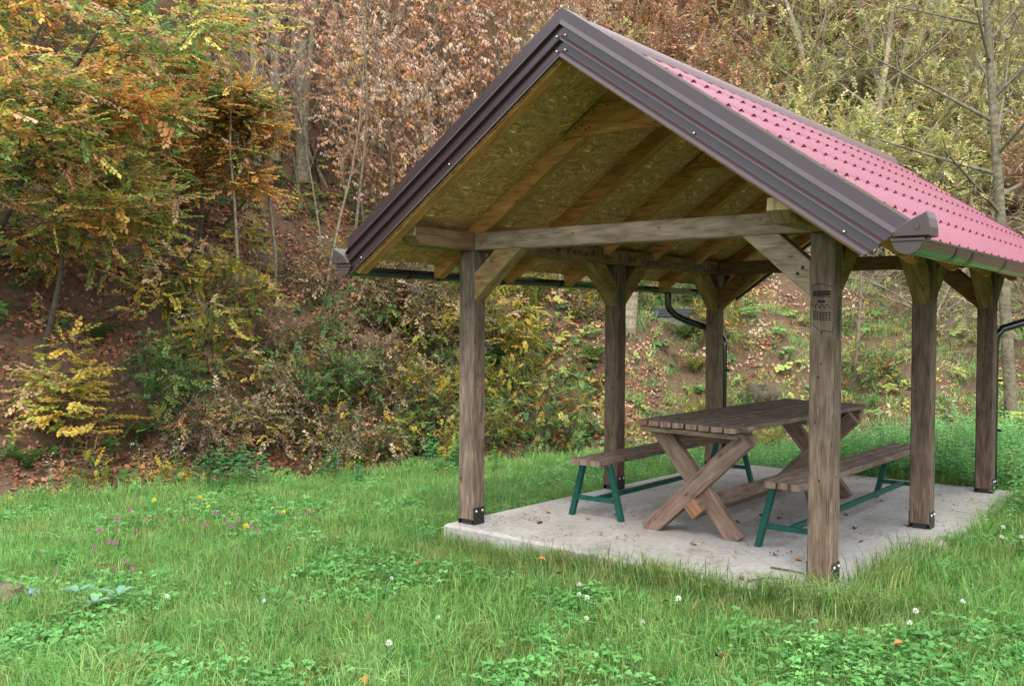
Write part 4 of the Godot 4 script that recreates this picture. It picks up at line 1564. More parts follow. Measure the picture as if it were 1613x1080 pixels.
	ts.levels = 2
	ts.first = 0.55
	ts.wander = 0.07
	ts.shrink = 0.3
	ts.last_leaves = 1
	ts.grow(Vector3.ZERO, Vector3(0.12, 1, -0.12).normalized(), 3.0, 0.045, 0)
	finish_tree(sp, ts, M.round, M.leaf, lime, 0.3, 0.5, 0.8, 0.1, Color(1.5, 1.4, 1.25))
	var tw: Node3D
	for q in [[-0.4, 13.6, 2.4, "pale bare twiggy bush under the eaves between the right posts"]]:
		tw = tree_here("twiggy_bush", q[3], "bush", q[0], q[1], "bare bushes at the back of the clearing")
		var tt := new_tree()
		tt.kids = [7, 5, 3]
		tt.levels = 3
		tt.first = 0.2
		tt.spread = 0.9
		tt.wander = 0.22
		tt.up = -0.05
		tt.shrink = 0.5
		tt.last_leaves = 1
		for k in 9:
			var a := TAU * k / 9.0
			tt.grow(Vector3(cos(a), 0, sin(a)) * 0.1, Vector3(cos(a) * 0.8, 0.9, sin(a) * 0.8).normalized(), q[2] * rng.randf_range(0.7, 1.1), 0.028, 0)
		finish_tree(tw, tt, M.round, M.leaf, lime, 0.3, 0.5, 0.9, 0.1, Color(2.3, 2.2, 2.0))
	for q in [[1.4, 13.0, "pale bare twiggy bush beside the big grey trunk"], [-2.0, 14.6, "bare twiggy bush behind the near post's brace"], [0.7, 15.6, "bare twiggy bush uphill between the right posts"], [-3.4, 14.4, "bare twiggy bush at the far left end of the clearing"], [2.9, 14.2, "bare twiggy bush right of the big grey trunk"], [-1.2, 16.0, "bare twiggy bush farther back behind the eaves"]]:
		copy_of(tw, on_ground(q[0], q[1], -0.05), rng.randf() * TAU, q[2], "", rng.randf_range(0.8, 1.15))
	# fill of the wood behind: nothing tells these apart
	var fill := [[-17.5, 13.0], [-18.0, 17.5], [-15.5, 22.5], [-15.5, 27.0], [-12.0, 28.5], [-9.0, 29.0], [-5.5, 29.5], [5.0, 25.0], [5.5, 21.5], [-18.5, 1.5], [-13.0, -3.0], [-20.0, 9.0], [-8.0, 32.5], [-3.5, 32.0]]
	for q in fill:
		var kind := rng.randi() % 4
		var src: Node3D = [g1, rp[kind % 2], protos[1], yl[kind % 2]][kind]
		if q[0] > -3.0:
			src = yl[kind % 2]
		var c := copy_of(src, on_ground(q[0], q[1], -0.05), rng.randf() * TAU, "autumn tree deep in the wood, mostly hidden behind nearer trees", "trees deep in the wood", rng.randf_range(1.0, 1.4))
		c.name = numbered("autumn_tree")
	build_shrubs(dead, gold, lime)


func shrub(called: String, label: String, u: float, v: float, h: float, stems: int, mesh: Mesh, m: Material, pal: Array, share: float, s0: float, s1: float, bark: Color, group: String, open := 0.6, droop := 0.1) -> Node3D:
	var o := tree_here(called, label, "shrub", u, v, group)
	var t := new_tree()
	t.kids = [6, 4]
	t.levels = 2
	t.first = 0.2
	t.spread = 0.8
	t.wander = 0.3
	t.up = 0.0
	t.shrink = 0.5
	t.last_leaves = 3
	for k in stems:
		var a := rng.randf() * TAU
		t.grow(Vector3(cos(a), 0, sin(a)) * 0.12, Vector3(cos(a) * open, 1.0, sin(a) * open).normalized(), h * rng.randf_range(0.7, 1.1), 0.012, 0)
	finish_tree(o, t, mesh, m, pal, share, s0, s1, droop, bark)
	return o


# a little layered shrub with flat sprays
func sapling(called: String, label: String, u: float, v: float, h: float, stems: int, pal: Array, share: float, size: float) -> Node3D:
	var o := tree_here(called, label, "shrub", u, v, "yellow shrubs on the bank")
	var t := new_tree()
	t.kids = [8, 4]
	t.levels = 2
	t.flat = 0.8
	t.first = 0.25
	t.spread = 1.1
	t.wander = 0.2
	t.shrink = 0.55
	t.last_leaves = 3
	for k in stems:
		t.grow(Vector3(rng.randf_range(-0.1, 0.1), 0, rng.randf_range(-0.1, 0.1)), Vector3(rng.randf_range(-0.3, 0.5), 1, rng.randf_range(-0.3, 0.5)).normalized(), h * rng.randf_range(0.8, 1.1), 0.012, 0)
	finish_tree(o, t, M.round, M.leaf, pal, share, 0.75 * size, 1.2 * size, 0.1, Color(0.9, 0.85, 0.8))
	return o


func build_shrubs(dead: Array, gold: Array, lime: Array) -> void:
	var scrubby := palette([[158, 136, 108], [146, 126, 98], [130, 120, 84], [138, 120, 96], [172, 150, 120], [126, 128, 80], [170, 128, 92], [150, 108, 78], [110, 96, 74]])
	var yellow := palette([[216, 190, 96], [202, 186, 92], [186, 188, 96], [220, 184, 84], [166, 178, 90], [220, 190, 146]])
	var greens := palette([[78, 112, 64], [92, 126, 70], [112, 138, 76], [138, 150, 80], [84, 116, 76], [164, 160, 88], [172, 120, 80]])
	var mixed := palette([[150, 150, 64], [184, 160, 62], [120, 132, 56], [92, 108, 54], [196, 150, 60], [104, 96, 64]])
	# undergrowth: tangles of thin twigs, thinly leaved
	var kinds := ["grey brown scrub", "olive yellow bush", "green bush"]
	var node_names := ["bramble_scrub", "mixed_bush", "green_bush"]
	var pals := [scrubby, mixed, greens]
	var protos := []
	for k in 3:
		for alt in 2:
			var at: Vector2 = [[Vector2(-4.9, 2.9), Vector2(-5.5, 3.9)], [Vector2(-4.9, 5.6), Vector2(-5.3, 6.9)], [Vector2(-3.9, 6.3), Vector2(-6.3, 1.3)]][k][alt]
			var o := tree_here(node_names[k], bank_place(kinds[k], at.x, at.y), "shrub", at.x, at.y, "undergrowth on the bank")
			var t := new_tree()
			t.kids = [6, 5, 2]
			t.levels = 3
			t.first = 0.1
			t.spread = 0.95
			t.wander = 0.34
			t.up = -0.04
			t.shrink = 0.52
			t.last_leaves = 2
			t.thin = 0.003
			for q in 8 + 2 * alt:
				var a := rng.randf() * TAU
				t.grow(Vector3(cos(a), 0, sin(a)) * rng.randf_range(0.05, 0.35), Vector3(cos(a) * 0.9, rng.randf_range(0.6, 1.2), sin(a) * 0.9).normalized(), rng.randf_range(0.55, 1.1), 0.009, 0)
			finish_tree(o, t, M.round if k > 0 else M.small, M.leaf if k > 0 else M.dry, pals[k], [0.55, 0.5, 0.55][k], [0.8, 0.5, 0.55][k], [1.5, 0.95, 1.0][k], 0.1, [Color(1.9, 1.75, 1.6), Color(1.5, 1.4, 1.25), Color(1.2, 1.2, 1.0)][k], 0.8)
			protos.append(o)
	var spots := []
	for a in 18:
		for b in 26:
			var u := -8.6 + a * 0.48 + rng.randf_range(-0.2, 0.2)
			var v := -1.5 + b * 0.5 + rng.randf_range(-0.2, 0.2)
			var q := toe(u, v)
			if q.x < -0.25 or q.x > 4.6 or not in_sight(u, v, 0.02) or q.y < 0.25:
				continue
			var x := screen_x(u, v)
			var dens := 0.04 if x < -0.3 else (0.85 if x < 0.02 else 0.22)
			if x >= -0.32 and x < -0.17:
				dens = 0.25
			if q.x > 2.6:
				dens *= 0.7
			if rng.randf() > dens:
				continue
			spots.append([u, v, x])
	spots.sort_custom(by_distance)
	for q in spots:
		var k := 0
		var r := rng.randf()
		if q[2] < -0.3:
			k = 2 if r < 0.3 else 1
		elif q[2] < -0.12:
			k = 0 if r < 0.72 else (1 if r < 0.88 else 2)
		elif q[2] < 0.0:
			k = 0 if r < 0.3 else (1 if r < 0.8 else 2)
		else:
			k = 0 if r < 0.15 else (1 if r < 0.6 else 2)
		copy_of(protos[k * 2 + rng.randi() % 2], on_ground(q[0], q[1], -0.04), rng.randf() * TAU, bank_place(kinds[k], q[0], q[1]), "", rng.randf_range(0.6, 1.0) * (0.75 if q[2] > 0.02 else 1.0))
	# yellow shrubs
	sapling("yellow_shrub", "yellow and pale green leafy shrub at the foot of the dark bank, far left", -6.15, 0.2, 1.1, 3, yellow, 0.95, 1.15)
	var ys := sapling("yellow_shrub", "little yellow shrub in the middle of the red leaf bank", -6.13, 2.15, 0.7, 1, yellow, 0.7, 0.9)
	for q in [[-6.35, 1.65, 0.9, "little yellow green shrub above the ferns on the red leaf bank"], [-5.75, 2.5, 0.8, "little yellow shrub low on the red leaf bank beside the scrub"], [-6.75, 2.2, 1.1, "yellow shrub high on the red leaf bank"], [-5.0, 2.2, 0.8, "small yellow leaved shrub where the scrub meets the lawn"], [-5.1, 5.35, 1.2, "yellow shrub just left of the left front post, under the gutter"], [-4.75, 6.2, 1.3, "yellow shrub right of the left front post"], [-6.6, 3.2, 0.8, "yellow shrub below the bare stems"], [-6.9, 1.7, 1.2, "yellow shrub halfway up the bank under the leaning beech"], [-7.0, 2.6, 0.9, "yellow shrub just left of the bare grey stem"], [-5.6, 1.9, 0.7, "lowest little yellow shrub on the red leaf bank"], [-7.3, 3.4, 1.1, "uppermost yellow shrub on the red leaf bank"]]:
		copy_of(ys, on_ground(q[0], q[1], -0.03), rng.randf() * TAU, q[3], "", q[2])
	# ferns
	var fern: Node3D
	var fp := palette([[70, 112, 56], [96, 124, 60], [132, 140, 66]])
	for q in [[-6.95, 1.0, 0, 1.0, "yellowing fern high on the red leaf bank"], [-6.05, 1.0, 1, 0.9, "fern right of the yellow shrub"], [-6.4, 1.9, 0, 0.8, "dark green fern above the little yellow shrub"], [-6.0, -0.35, 0, 0.9, "green fern under the yellow shrub"], [-6.3, -1.0, 0, 0.9, "fern at the far left edge of the bank"], [-5.95, 1.5, 2, 0.8, "pale fern low on the red leaf bank"], [-3.7, 7.3, 1, 1.3, "feathery fern left of the second left post"], [-3.0, 8.9, 1, 1.1, "feathery fern in front of the concrete headwall"], [-4.3, 9.2, 1, 1.4, "large light green fern beside the pale snag"], [-2.6, 8.5, 2, 1.0, "feathery fern left of the third left post"]]:
		var o := tree_here("fern", q[4], "fern", q[0], q[1], "ferns on the bank")
		var t := multi("fronds", fern_mesh(8, 0.55), M.leaf, [Transform3D(Basis.from_scale(Vector3.ONE * float(q[3])), Vector3.ZERO)], [fp[q[2]]], o)
		t.position = Vector3(0, 0.05, 0)


func put_mesh(called: String, mesh: Mesh, m: Material, at: Vector3, turn: float, size: float, parent: Node = self) -> MeshInstance3D:
	var o := MeshInstance3D.new()
	o.mesh = mesh
	o.material_override = m
	o.name = numbered(called) if parent == self else called
	parent.add_child(o, true)
	o.transform = Transform3D(Basis(Vector3.UP, turn).scaled(Vector3.ONE * size), at)
	return o


# vertex colours of a mesh times a colour, for plants that are single objects
func painted(mesh: ArrayMesh, col: Color) -> ArrayMesh:
	var arr := mesh.surface_get_arrays(0)
	var c: PackedColorArray = arr[Mesh.ARRAY_COLOR]
	for i in c.size():
		c[i] = Color(c[i].r * col.r, c[i].g * col.g, c[i].b * col.b)
	arr[Mesh.ARRAY_COLOR] = c
	var m := ArrayMesh.new()
	m.add_surface_from_arrays(Mesh.PRIMITIVE_TRIANGLES, arr)
	return m


func scatter_stuff(called: String, label: String, category: String, meshes: Array, m: Material, items: Array) -> void:
	# items: [transform, colour]; dealt out over the variants, which are parts of one mass
	var o := Node3D.new()
	o.name = numbered(called)
	add_child(o)
	tag(o, label, category, "", "stuff")
	var n := meshes.size()
	for k in n:
		var xf := []
		var cols := []
		for i in range(k, items.size(), n):
			xf.append(items[i][0])
			cols.append(items[i][1])
		if xf.size() > 0:
			var mm := multi(called + "_mass", meshes[k], m, xf, cols, o)
			mm.set_meta("kind", "stuff")


func stand(at: Vector3, n: Vector3, size: float) -> Transform3D:
	var a := rng.randf() * TAU
	var x := Vector3(cos(a), 0, sin(a))
	x = (x - n * n.dot(x)).normalized()
	return Transform3D(Basis(x, n, x.cross(n)).scaled(Vector3.ONE * size), at)


func build_undergrowth() -> void:
	# fallen leaves on the slope
	var red := palette([[150, 100, 74], [126, 84, 66], [170, 118, 90], [112, 80, 64], [182, 136, 104], [142, 90, 64], [120, 98, 78]])
	var pale := palette([[198, 160, 134], [164, 120, 94], [208, 180, 156], [140, 100, 76], [182, 136, 104], [196, 160, 96], [150, 130, 96]])
	var items := []
	var u := -15.0
	while u < 7.0:
		var v := -5.0
		while v < 20.0:
			var uu := u + rng.randf_range(-0.11, 0.11)
			var vv := v + rng.randf_range(-0.08, 0.08)
			v += 0.125
			if not in_sight(uu, vv, 0.08):
				continue
			var t := toe(uu, vv)
			if t.x < -1.2 or t.x > 12.0:
				continue
			if t.x > 5.0 and rng.randf() < 0.6:
				continue
			var thin := noise_a.get_noise_2d(uu * 16.0 + 50.0, vv * 16.0)
			if t.y < 0.6 and rng.randf() < (0.62 if t.x < 4.0 else 0.3) + thin * 1.0:
				continue
			if t.y >= 0.6 and rng.randf() < 0.05 + thin * 0.5:
				continue
			var pal := red if rng.randf() < t.y * 1.1 - 0.05 else pale
			items.append([stand(on_ground(uu, vv), ground_normal(uu, vv), rng.randf_range(0.75, 1.15) * lerpf(0.75, 1.0, t.y)), tint(pick(pal), 0.25)])
		u += 0.125
	scatter_stuff("leaf_litter", "carpet of fallen brown leaves on the slope", "leaf litter", [litter_mesh(13, 0.17, 0.07, 0.042), litter_mesh(12, 0.17, 0.062, 0.04), litter_mesh(12, 0.17, 0.075, 0.038)], M.dry, items)
	# low green plants on the slope
	items = []
	var items2 := []
	var gr := palette([[88, 128, 66], [104, 144, 76], [126, 156, 82], [156, 170, 90], [80, 114, 70], [182, 176, 90]])
	u = -12.0
	while u < 6.0:
		var v := -4.0
		while v < 18.0:
			var uu := u + rng.randf_range(-0.14, 0.14)
			var vv := v + rng.randf_range(-0.14, 0.14)
			v += 0.19
			if not in_sight(uu, vv, 0.1):
				continue
			var t := toe(uu, vv)
			if t.x < -0.6 or t.x > 7.5:
				continue
			var q := noise_a.get_noise_2d(uu * 13.0, vv * 13.0 + 30.0) + 0.5 * noise_b.get_noise_2d(uu * 30.0, vv * 30.0)
			var want := 0.1 if t.y > 0.85 else (-0.15 if t.y > 0.2 else 0.0)
			if t.y < 0.6 and t.x < 6.5:
				want = -0.5 if t.x < 4.5 else -0.1
			if q < want:
				continue
			var xf := stand(on_ground(uu, vv), (ground_normal(uu, vv) + Vector3.UP).normalized(), rng.randf_range(0.6, 1.2))
			if t.y > 0.6 or rng.randf() < 0.22:
				items.append([xf, tint(pick(gr), 0.25)])
			else:
				items2.append([xf, tint(pick([lin(140, 184, 106), lin(158, 188, 112), lin(176, 182, 120)]), 0.2)])
		u += 0.19
	scatter_stuff("ground_herbs", "low green herbs and ivy scattered over the slope", "undergrowth", [clover_mesh(9, 0.16, 0.14, 0.06), herb_mesh(0.3, 6, 0.09, 0.045), clover_mesh(8, 0.14, 0.1, 0.05)], M.leaf, items)
	scatter_stuff("clearing_grass", "thin grass in the leafy clearing behind the shelter", "grass", [grass_mesh(46, 0.17, 0.08, 0.2, 0.009, 1.0), grass_mesh(42, 0.17, 0.06, 0.16, 0.009, 1.2)], M.grass, items2)
	# nettles behind and beside the slab
	items = []
	var net := palette([[122, 178, 106], [138, 190, 120], [124, 168, 98], [152, 194, 122], [112, 160, 94]])
	u = -2.6
	while u < 6.5:
		var v := 0.4
		while v < 9.0:
			var uu := u + rng.randf_range(-0.06, 0.06)
			var vv := v + rng.randf_range(-0.06, 0.06)
			v += 0.12
			if over_slab(uu, vv, 0.03) or not in_sight(uu, vv, 0.1):
				continue
			var t := toe(uu, vv)
			if t.x > 0.2:
				continue
			var dens := 0.0
			var hh := 1.0
			if vv > 4.35:
				dens = smoothstep(-2.2, -0.6, uu) * 0.95
				hh = lerpf(0.55, 0.95, smoothstep(-0.5, 1.5, uu)) * lerpf(1.0, 0.8, smoothstep(0.5, 0.0, t.x + 0.6))
			elif uu > 2.87:
				var edge := 2.9 + 0.25 * noise_a.get_noise_1d(vv * 30.0)
				dens = 0.85 * smoothstep(1.5, 2.9, vv) * smoothstep(edge - 0.1, edge + 0.15, uu)
				hh = lerpf(0.3, 0.75, smoothstep(1.6, 4.2, vv))
			elif uu < -0.1 and vv > 1.6:
				dens = 0.35 * smoothstep(1.6, 3.2, vv) * smoothstep(-1.8, -0.3, uu)
				hh = 0.38
			if rng.randf() > dens:
				continue
			items.append([stand(on_ground(uu, vv, -0.02), (Vector3.UP + Vector3(rng.randf_range(-0.15, 0.15), 0, rng.randf_range(-0.15, 0.15))).normalized(), hh * rng.randf_range(0.75, 1.15)), tint(pick(net), 0.2)])
		u += 0.12
	scatter_stuff("nettle_bed", "dense bed of green nettles behind and beside the concrete slab", "nettles", [herb_mesh(0.6, 9, 0.12, 0.055), herb_mesh(0.55, 8, 0.13, 0.06, 0.25), herb_mesh(0.5, 8, 0.11, 0.06, 0.2)], M.leaf, items)


func build_lawn() -> void:
	var long_g := []
	var short_g := []
	var dry_g := []
	var clov := []
	var weed := []
	var greens := palette([[118, 172, 88], [132, 184, 102], [144, 188, 106], [106, 162, 80], [160, 194, 118], [138, 174, 88], [150, 160, 92]])
	var fresh := palette([[112, 168, 92], [102, 158, 84], [126, 178, 104], [96, 150, 78]])
	var straw := palette([[166, 172, 106], [148, 168, 96], [180, 174, 120], [134, 164, 92], [128, 168, 94]])
	var u := -7.5
	while u < 6.5:
		var v := -4.6
		while v < 6.5:
			var uu := u + rng.randf_range(-0.04, 0.04)
			var vv := v + rng.randf_range(-0.04, 0.04)
			v += 0.068
			if over_slab(uu, vv, -0.01) or not in_sight(uu, vv, 0.09, 16.0):
				continue
			var t := toe(uu, vv)
			if t.x > -1.2 - 0.25 * noise_b.get_noise_2d(uu * 40.0, vv * 40.0) and uu < 0.5:
				continue
			if t.x > -0.6:
				continue
			var dist := Vector2(uu - CAM_U, vv - CAM_V).length()
			if dist > 8.5 and rng.randf() < 0.3:
				continue
			if uu > 2.68 and uu < 3.05 and vv > 1.15 + (uu - 2.68) * 0.5 and vv < 1.55 + (uu - 2.68) * 0.6 and rng.randf() < 0.85:
				continue
			var cl := noise_a.get_noise_2d(uu * 14.0 + 70.0, vv * 14.0) + 0.6 * noise_b.get_noise_2d(uu * 34.0, vv * 34.0) + 0.22 * smoothstep(1.4, 3.4, uu) * smoothstep(-0.6, -1.6, vv) - 0.05
			var tall := noise_b.get_noise_2d(uu * 17.0, vv * 17.0 + 20.0)
			# a trodden, drier strip along the front of the slab
			var fr := clampf(1.0 - (-0.1 - vv - 0.05 * uu) / 0.85, 0.0, 1.0) * smoothstep(-0.6, 0.2, uu) * (1.0 - smoothstep(2.9, 3.5, uu)) if vv < 0.0 else 0.0
			var far := smoothstep(-2.2, -0.9, t.x) * smoothstep(-0.2, -2.0, uu)
			var at := on_ground(uu, vv)
			var lean := (Vector3.UP + Vector3(rng.randf_range(-0.25, 0.25), 0, rng.randf_range(-0.25, 0.25))).normalized()
			var col: Color = tint(pick(greens), 0.2)
			if fr > 0.35:
				if rng.randf() < 0.55:
					dry_g.append([stand(at, lean, rng.randf_range(0.7, 1.15)), tint(pick(straw), 0.2)])
				else:
					short_g.append([stand(at, lean, rng.randf_range(0.8, 1.2)), tint(pick(straw).lerp(pick(greens), rng.randf()), 0.2)])
				continue
			if rng.randf() < 0.05:
				dry_g.append([stand(at, lean, rng.randf_range(0.9, 1.5)), tint(pick(straw), 0.2)])
			if cl + rng.randf_range(-0.3, 0.3) > 0.22:
				clov.append([stand(at, lean, rng.randf_range(0.8, 1.25)), tint(pick(fresh), 0.2)])
				if rng.randf() < 0.6:
					short_g.append([stand(at, lean, rng.randf_range(0.9, 1.3)), col])
			elif tall > -0.05 or far > 0.4:
				long_g.append([stand(at, lean, rng.randf_range(0.75, 1.2) * (1.0 + 0.35 * far)), col])
			else:
				short_g.append([stand(at, lean, rng.randf_range(0.9, 1.5)), col])
			if rng.randf() < 0.006 + 0.13 * far:
				weed.append([stand(at, lean, rng.randf_range(0.4, 0.8) + 0.3 * far), tint(pick(fresh), 0.2)])
		u += 0.068
	# taller tufts hugging the slab's front edge
	for k in 240:
		var f := rng.randf()
		var p := Vector2(-0.1, -0.12).lerp(Vector2(2.9, -0.33), f)
		if rng.randf() < 0.25 + 0.3 * sin(f * 17.0):
			continue
		dry_g.append([stand(on_ground(p.x, p.y - rng.randf_range(0.0, 0.12)), Vector3.UP, rng.randf_range(1.0, 1.5) * (1.0 + 0.3 * f)), tint(pick(greens).lerp(pick(straw), rng.randf()), 0.2)])
	for k in 130:
		var p := Vector2(2.72, -0.24) + Vector2(rng.randf_range(-0.3, 0.3), rng.randf_range(-0.16, 0.1))
		if k % 2 == 0:
			p = Vector2(2.84 + rng.randf_range(-0.05, 0.1), rng.randf_range(-0.25, 1.2))
		dry_g.append([stand(Vector3(p.x, maxf(0.0, ground(p.x, p.y)), -p.y), Vector3.UP, rng.randf_range(1.1, 1.8)), tint(pick(greens).lerp(pick(straw), rng.randf()), 0.2)])
	for k in 60:
		var p := Vector2(2.9, -0.3).lerp(Vector2(2.93, 2.6), rng.randf())
		long_g.append([stand(on_ground(p.x + rng.randf_range(0.0, 0.2), p.y), Vector3.UP, rng.randf_range(0.8, 1.2)), tint(pick(greens), 0.2)])
	scatter_stuff("lawn_grass", "long green grass of the lawn in the foreground", "grass", [grass_mesh(30, 0.085, 0.07, 0.17, 0.0038, 1.0), grass_mesh(28, 0.09, 0.09, 0.20, 0.0042, 1.25), grass_mesh(30, 0.08, 0.06, 0.14, 0.0034, 0.8)], M.grass, long_g)
	scatter_stuff("short_grass", "short green grass of the lawn around the slab", "grass", [grass_mesh(32, 0.08, 0.04, 0.10, 0.0034, 0.8), grass_mesh(30, 0.085, 0.04, 0.11, 0.0034, 1.0)], M.grass, short_g)
	scatter_stuff("dry_grass", "thin yellowish grass along the front of the slab", "grass", [grass_mesh(18, 0.07, 0.06, 0.15, 0.003, 0.8), grass_mesh(16, 0.06, 0.05, 0.13, 0.003, 1.0)], M.grass, dry_g)
	scatter_stuff("clover_patch", "patches of light green clover in the lawn", "clover", [clover_mesh(15, 0.085, 0.055, 0.013), clover_mesh(13, 0.09, 0.07, 0.016), clover_mesh(12, 0.08, 0.05, 0.018)], M.leaf, clov)
	scatter_stuff("lawn_weeds", "low broad leaved weeds in the lawn towards the bank", "weeds", [herb_mesh(0.26, 5, 0.09, 0.045), herb_mesh(0.2, 5, 0.08, 0.04, 0.3)], M.leaf, weed)


func flower(called: String, head: Color, r: float, h: float) -> G:
	var g := G.new()
	tube(g, [Vector3.ZERO, Vector3(0.01, h * 0.5, 0), Vector3(0, h, 0.01)], [0.0018, 0.0015, 0.0015], 4, lin(80, 120, 60))
	for k in 26:
		var a := k * 2.4
		var y := 1.0 - 1.7 * k / 25.0
		var q := sqrt(maxf(0.0, 1.0 - y * y))
		var d := Vector3(cos(a) * q, y + 0.15, sin(a) * q).normalized()
		leaf(g, Vector3(0, h, 0.01) + d * r * 0.3, d, Vector3(d.y, -d.x, d.z * 0.3).normalized() + Vector3(0.01, 0.02, 0.01), r * 0.9, r * 0.35, head * rng.randf_range(0.8, 1.2), 0.0, 0.1)
	return g


func build_small_things() -> void:
	# flowers in the lawn, nearest and farthest told apart by place
	var red := [Vector2(-2.29, -1.37), Vector2(-2.00, -1.64), Vector2(-1.87, -1.71), Vector2(-1.29, -2.21), Vector2(-1.43, -2.13), Vector2(-1.69, -1.67), Vector2(-2.05, -1.29), Vector2(-2.00, -1.40), Vector2(-1.84, -1.37), Vector2(-1.65, -1.30), Vector2(-1.57, -1.25), Vector2(-1.38, -1.31), Vector2(-1.69, -1.03), Vector2(-1.49, -1.08), Vector2(-1.33, -1.14), Vector2(-1.29, -1.11), Vector2(-1.13, -1.10), Vector2(-1.02, -1.14), Vector2(-1.38, -0.67), Vector2(-1.08, -0.74), Vector2(-1.20, -0.55), Vector2(-1.16, -0.53), Vector2(-1.58, -2.40), Vector2(-1.66, -2.13), Vector2(-1.42, -1.99), Vector2(-1.47, -2.01), Vector2(-1.75, -1.90), Vector2(-0.87, -2.32), Vector2(-0.78, -2.25), Vector2(-1.11, -2.54), Vector2(-1.24, -1.49), Vector2(-0.84, -1.45), Vector2(-1.02, -2.15)]
	var fr := flower("", lin(178, 92, 150), 0.02, 0.20).mesh()
	for p in red:
		var o := put_mesh("red_clover_flower", fr, M.leaf, on_ground(p.x, p.y), rng.randf() * TAU, rng.randf_range(0.65, 0.95))
		tag(o, "small pink purple clover flower in the grass left of the shelter", "flower", "pink clover flowers")
	var white := [Vector2(0.50, -1.34), Vector2(1.28, -1.78), Vector2(1.40, -2.27), Vector2(1.59, -0.95), Vector2(1.66, -1.08), Vector2(1.76, -1.12), Vector2(1.88, -1.34), Vector2(2.18, -1.27), Vector2(2.22, -0.96), Vector2(3.24, -0.47), Vector2(3.41, -0.20), Vector2(3.25, 1.46), Vector2(3.32, 1.62), Vector2(3.17, 1.92), Vector2(3.29, -0.68), Vector2(0.20, -2.04), Vector2(-0.19, -2.40)]
	var fw := flower("", lin(226, 226, 214), 0.014, 0.12).mesh()
	for p in white:
		var o := put_mesh("white_clover_flower", fw, M.leaf, on_ground(p.x, p.y), rng.randf() * TAU, rng.randf_range(0.85, 1.15))
		tag(o, "small white clover flower in the grass before or beside the slab", "flower", "white clover flowers")
	var fy := flower("", lin(226, 200, 50), 0.016, 0.24).mesh()
	for p in [Vector2(-1.88, -1.03), Vector2(-2.11, -1.28), Vector2(-1.73, -1.06), Vector2(-2.77, -2.04), Vector2(-1.01, -0.91), Vector2(-0.94, -0.74), Vector2(-0.81, -1.38)]:
		var o := put_mesh("yellow_flower", fy, M.leaf, on_ground(p.x, p.y), rng.randf() * TAU, rng.randf_range(0.85, 1.15))
		tag(o, "small yellow flower in the grass left of the shelter", "flower", "yellow meadow flowers")
	# nettles and white-topped herbs along the far edge of the lawn
	var herb := herb_mesh(0.5, 9, 0.12, 0.055, 0.1)
	var eh := [[-3.14, 0.23, 1.0, "bushy nettle clump standing up from the far lawn edge"], [-3.32, 0.08, 0.9, "nettle clump just left of the bushiest one at the lawn edge"], [-3.06, 0.54, 0.8, "nettle clump just right of the bushiest one at the lawn edge"], [-2.99, 1.37, 0.8, "single tall nettle at the lawn edge below the scrub"], [-2.69, 1.36, 0.6, "small nettle at the lawn edge below the scrub"], [-2.87, 2.69, 1.1, "tall nettle close to the left front post"], [-2.5, 2.6, 0.9, "nettle next to the left front post"], [-4.34, -1.22, 0.6, "small herb at the far left end of the lawn edge"], [-4.1, -0.81, 0.7, "leafy herb at the left part of the lawn edge"]]
	var nm := painted(herb, lin(84, 142, 88))
	for q in eh:
		var o := thing("nettle_clump", q[3], "nettle", on_ground(q[0], q[1]), "nettles along the lawn edge")
		for k in 4:
			put_mesh("stem", nm, M.leaf, Vector3(rng.randf_range(-0.13, 0.13), -0.02, rng.randf_range(-0.13, 0.13)) * (0.0 if k == 0 else 1.0), rng.randf() * TAU, q[2] * rng.randf_range(0.75, 1.05), o)
	var wm := painted(herb_mesh(0.55, 7, 0.09, 0.03, 0.08), lin(96, 140, 84))
	for q in [[-3.85, -0.36, 1.0, "white flowering herb at the lawn edge, left one"], [-3.8, 0.05, 1.1, "tall white flowering herb at the lawn edge before the dark bank"], [-4.14, -1.06, 0.9, "thin stalk with a few leaves at the far left lawn edge"]]:
		var o := thing("flowering_herb", q[3], "herb", on_ground(q[0], q[1]), "white flowering herbs")
		for k in 2:
			put_mesh("stem", wm, M.leaf, Vector3(0.07 * k, -0.02, 0.04 * k), rng.randf() * TAU, q[2] * (1.0 - 0.2 * k), o)
		var g := G.new()
		for k in 14:
			var c := Vector3(rng.randf_range(-0.08, 0.1), q[2] * rng.randf_range(0.42, 0.58), rng.randf_range(-0.07, 0.07))
			leaf(g, c, Vector3(rng.randf_range(-1, 1), 0.3, rng.randf_range(-1, 1)).normalized(), Vector3.UP, 0.022, 0.02, lin(214, 214, 204), 0.1, 0.1)
		put("blossom", g, M.leaf, o)
	# broad pale leaves in the lawn at the left
	for q in [[-0.69, -2.64, 0.8, "pale broad dock leaf lying in the grass right of the soil clod"], [-0.48, -2.51, 0.9, "cluster of pale broad leaves right of the single dock leaf"], [-0.44, -2.67, 0.7, "pale broad leaves nearest the camera at left"]]:
		var g := G.new()
		for k in 5:
			var a := rng.randf() * TAU
			leaf(g, Vector3.UP * 0.05, Vector3(cos(a), 0.45, sin(a)).normalized(), Vector3.UP, rng.randf_range(0.09, 0.14), 0.055, lin(128, 168, 140) * rng.randf_range(0.8, 1.15), 0.5, 0.1)
		var o := put("broad_leaf_plant", g, M.leaf)
		o.transform = Transform3D(Basis.from_scale(Vector3.ONE * float(q[2])), on_ground(q[0], q[1], 0.05))
		tag(o, q[3], "plant", "pale broad leaved plants")
	# soil clod and a scrap of wrapper
	var gs := G.new()
	rough_ball(gs, on_ground(-1.16, -2.85, 0.02), Vector3(0.2, 0.075, 0.12), 0.35, lin(104, 86, 70))
	tag(put("soil_clod", gs, M.plain), "brown clod of earth in the grass at the left picture edge", "soil clod")
	var gw := G.new()
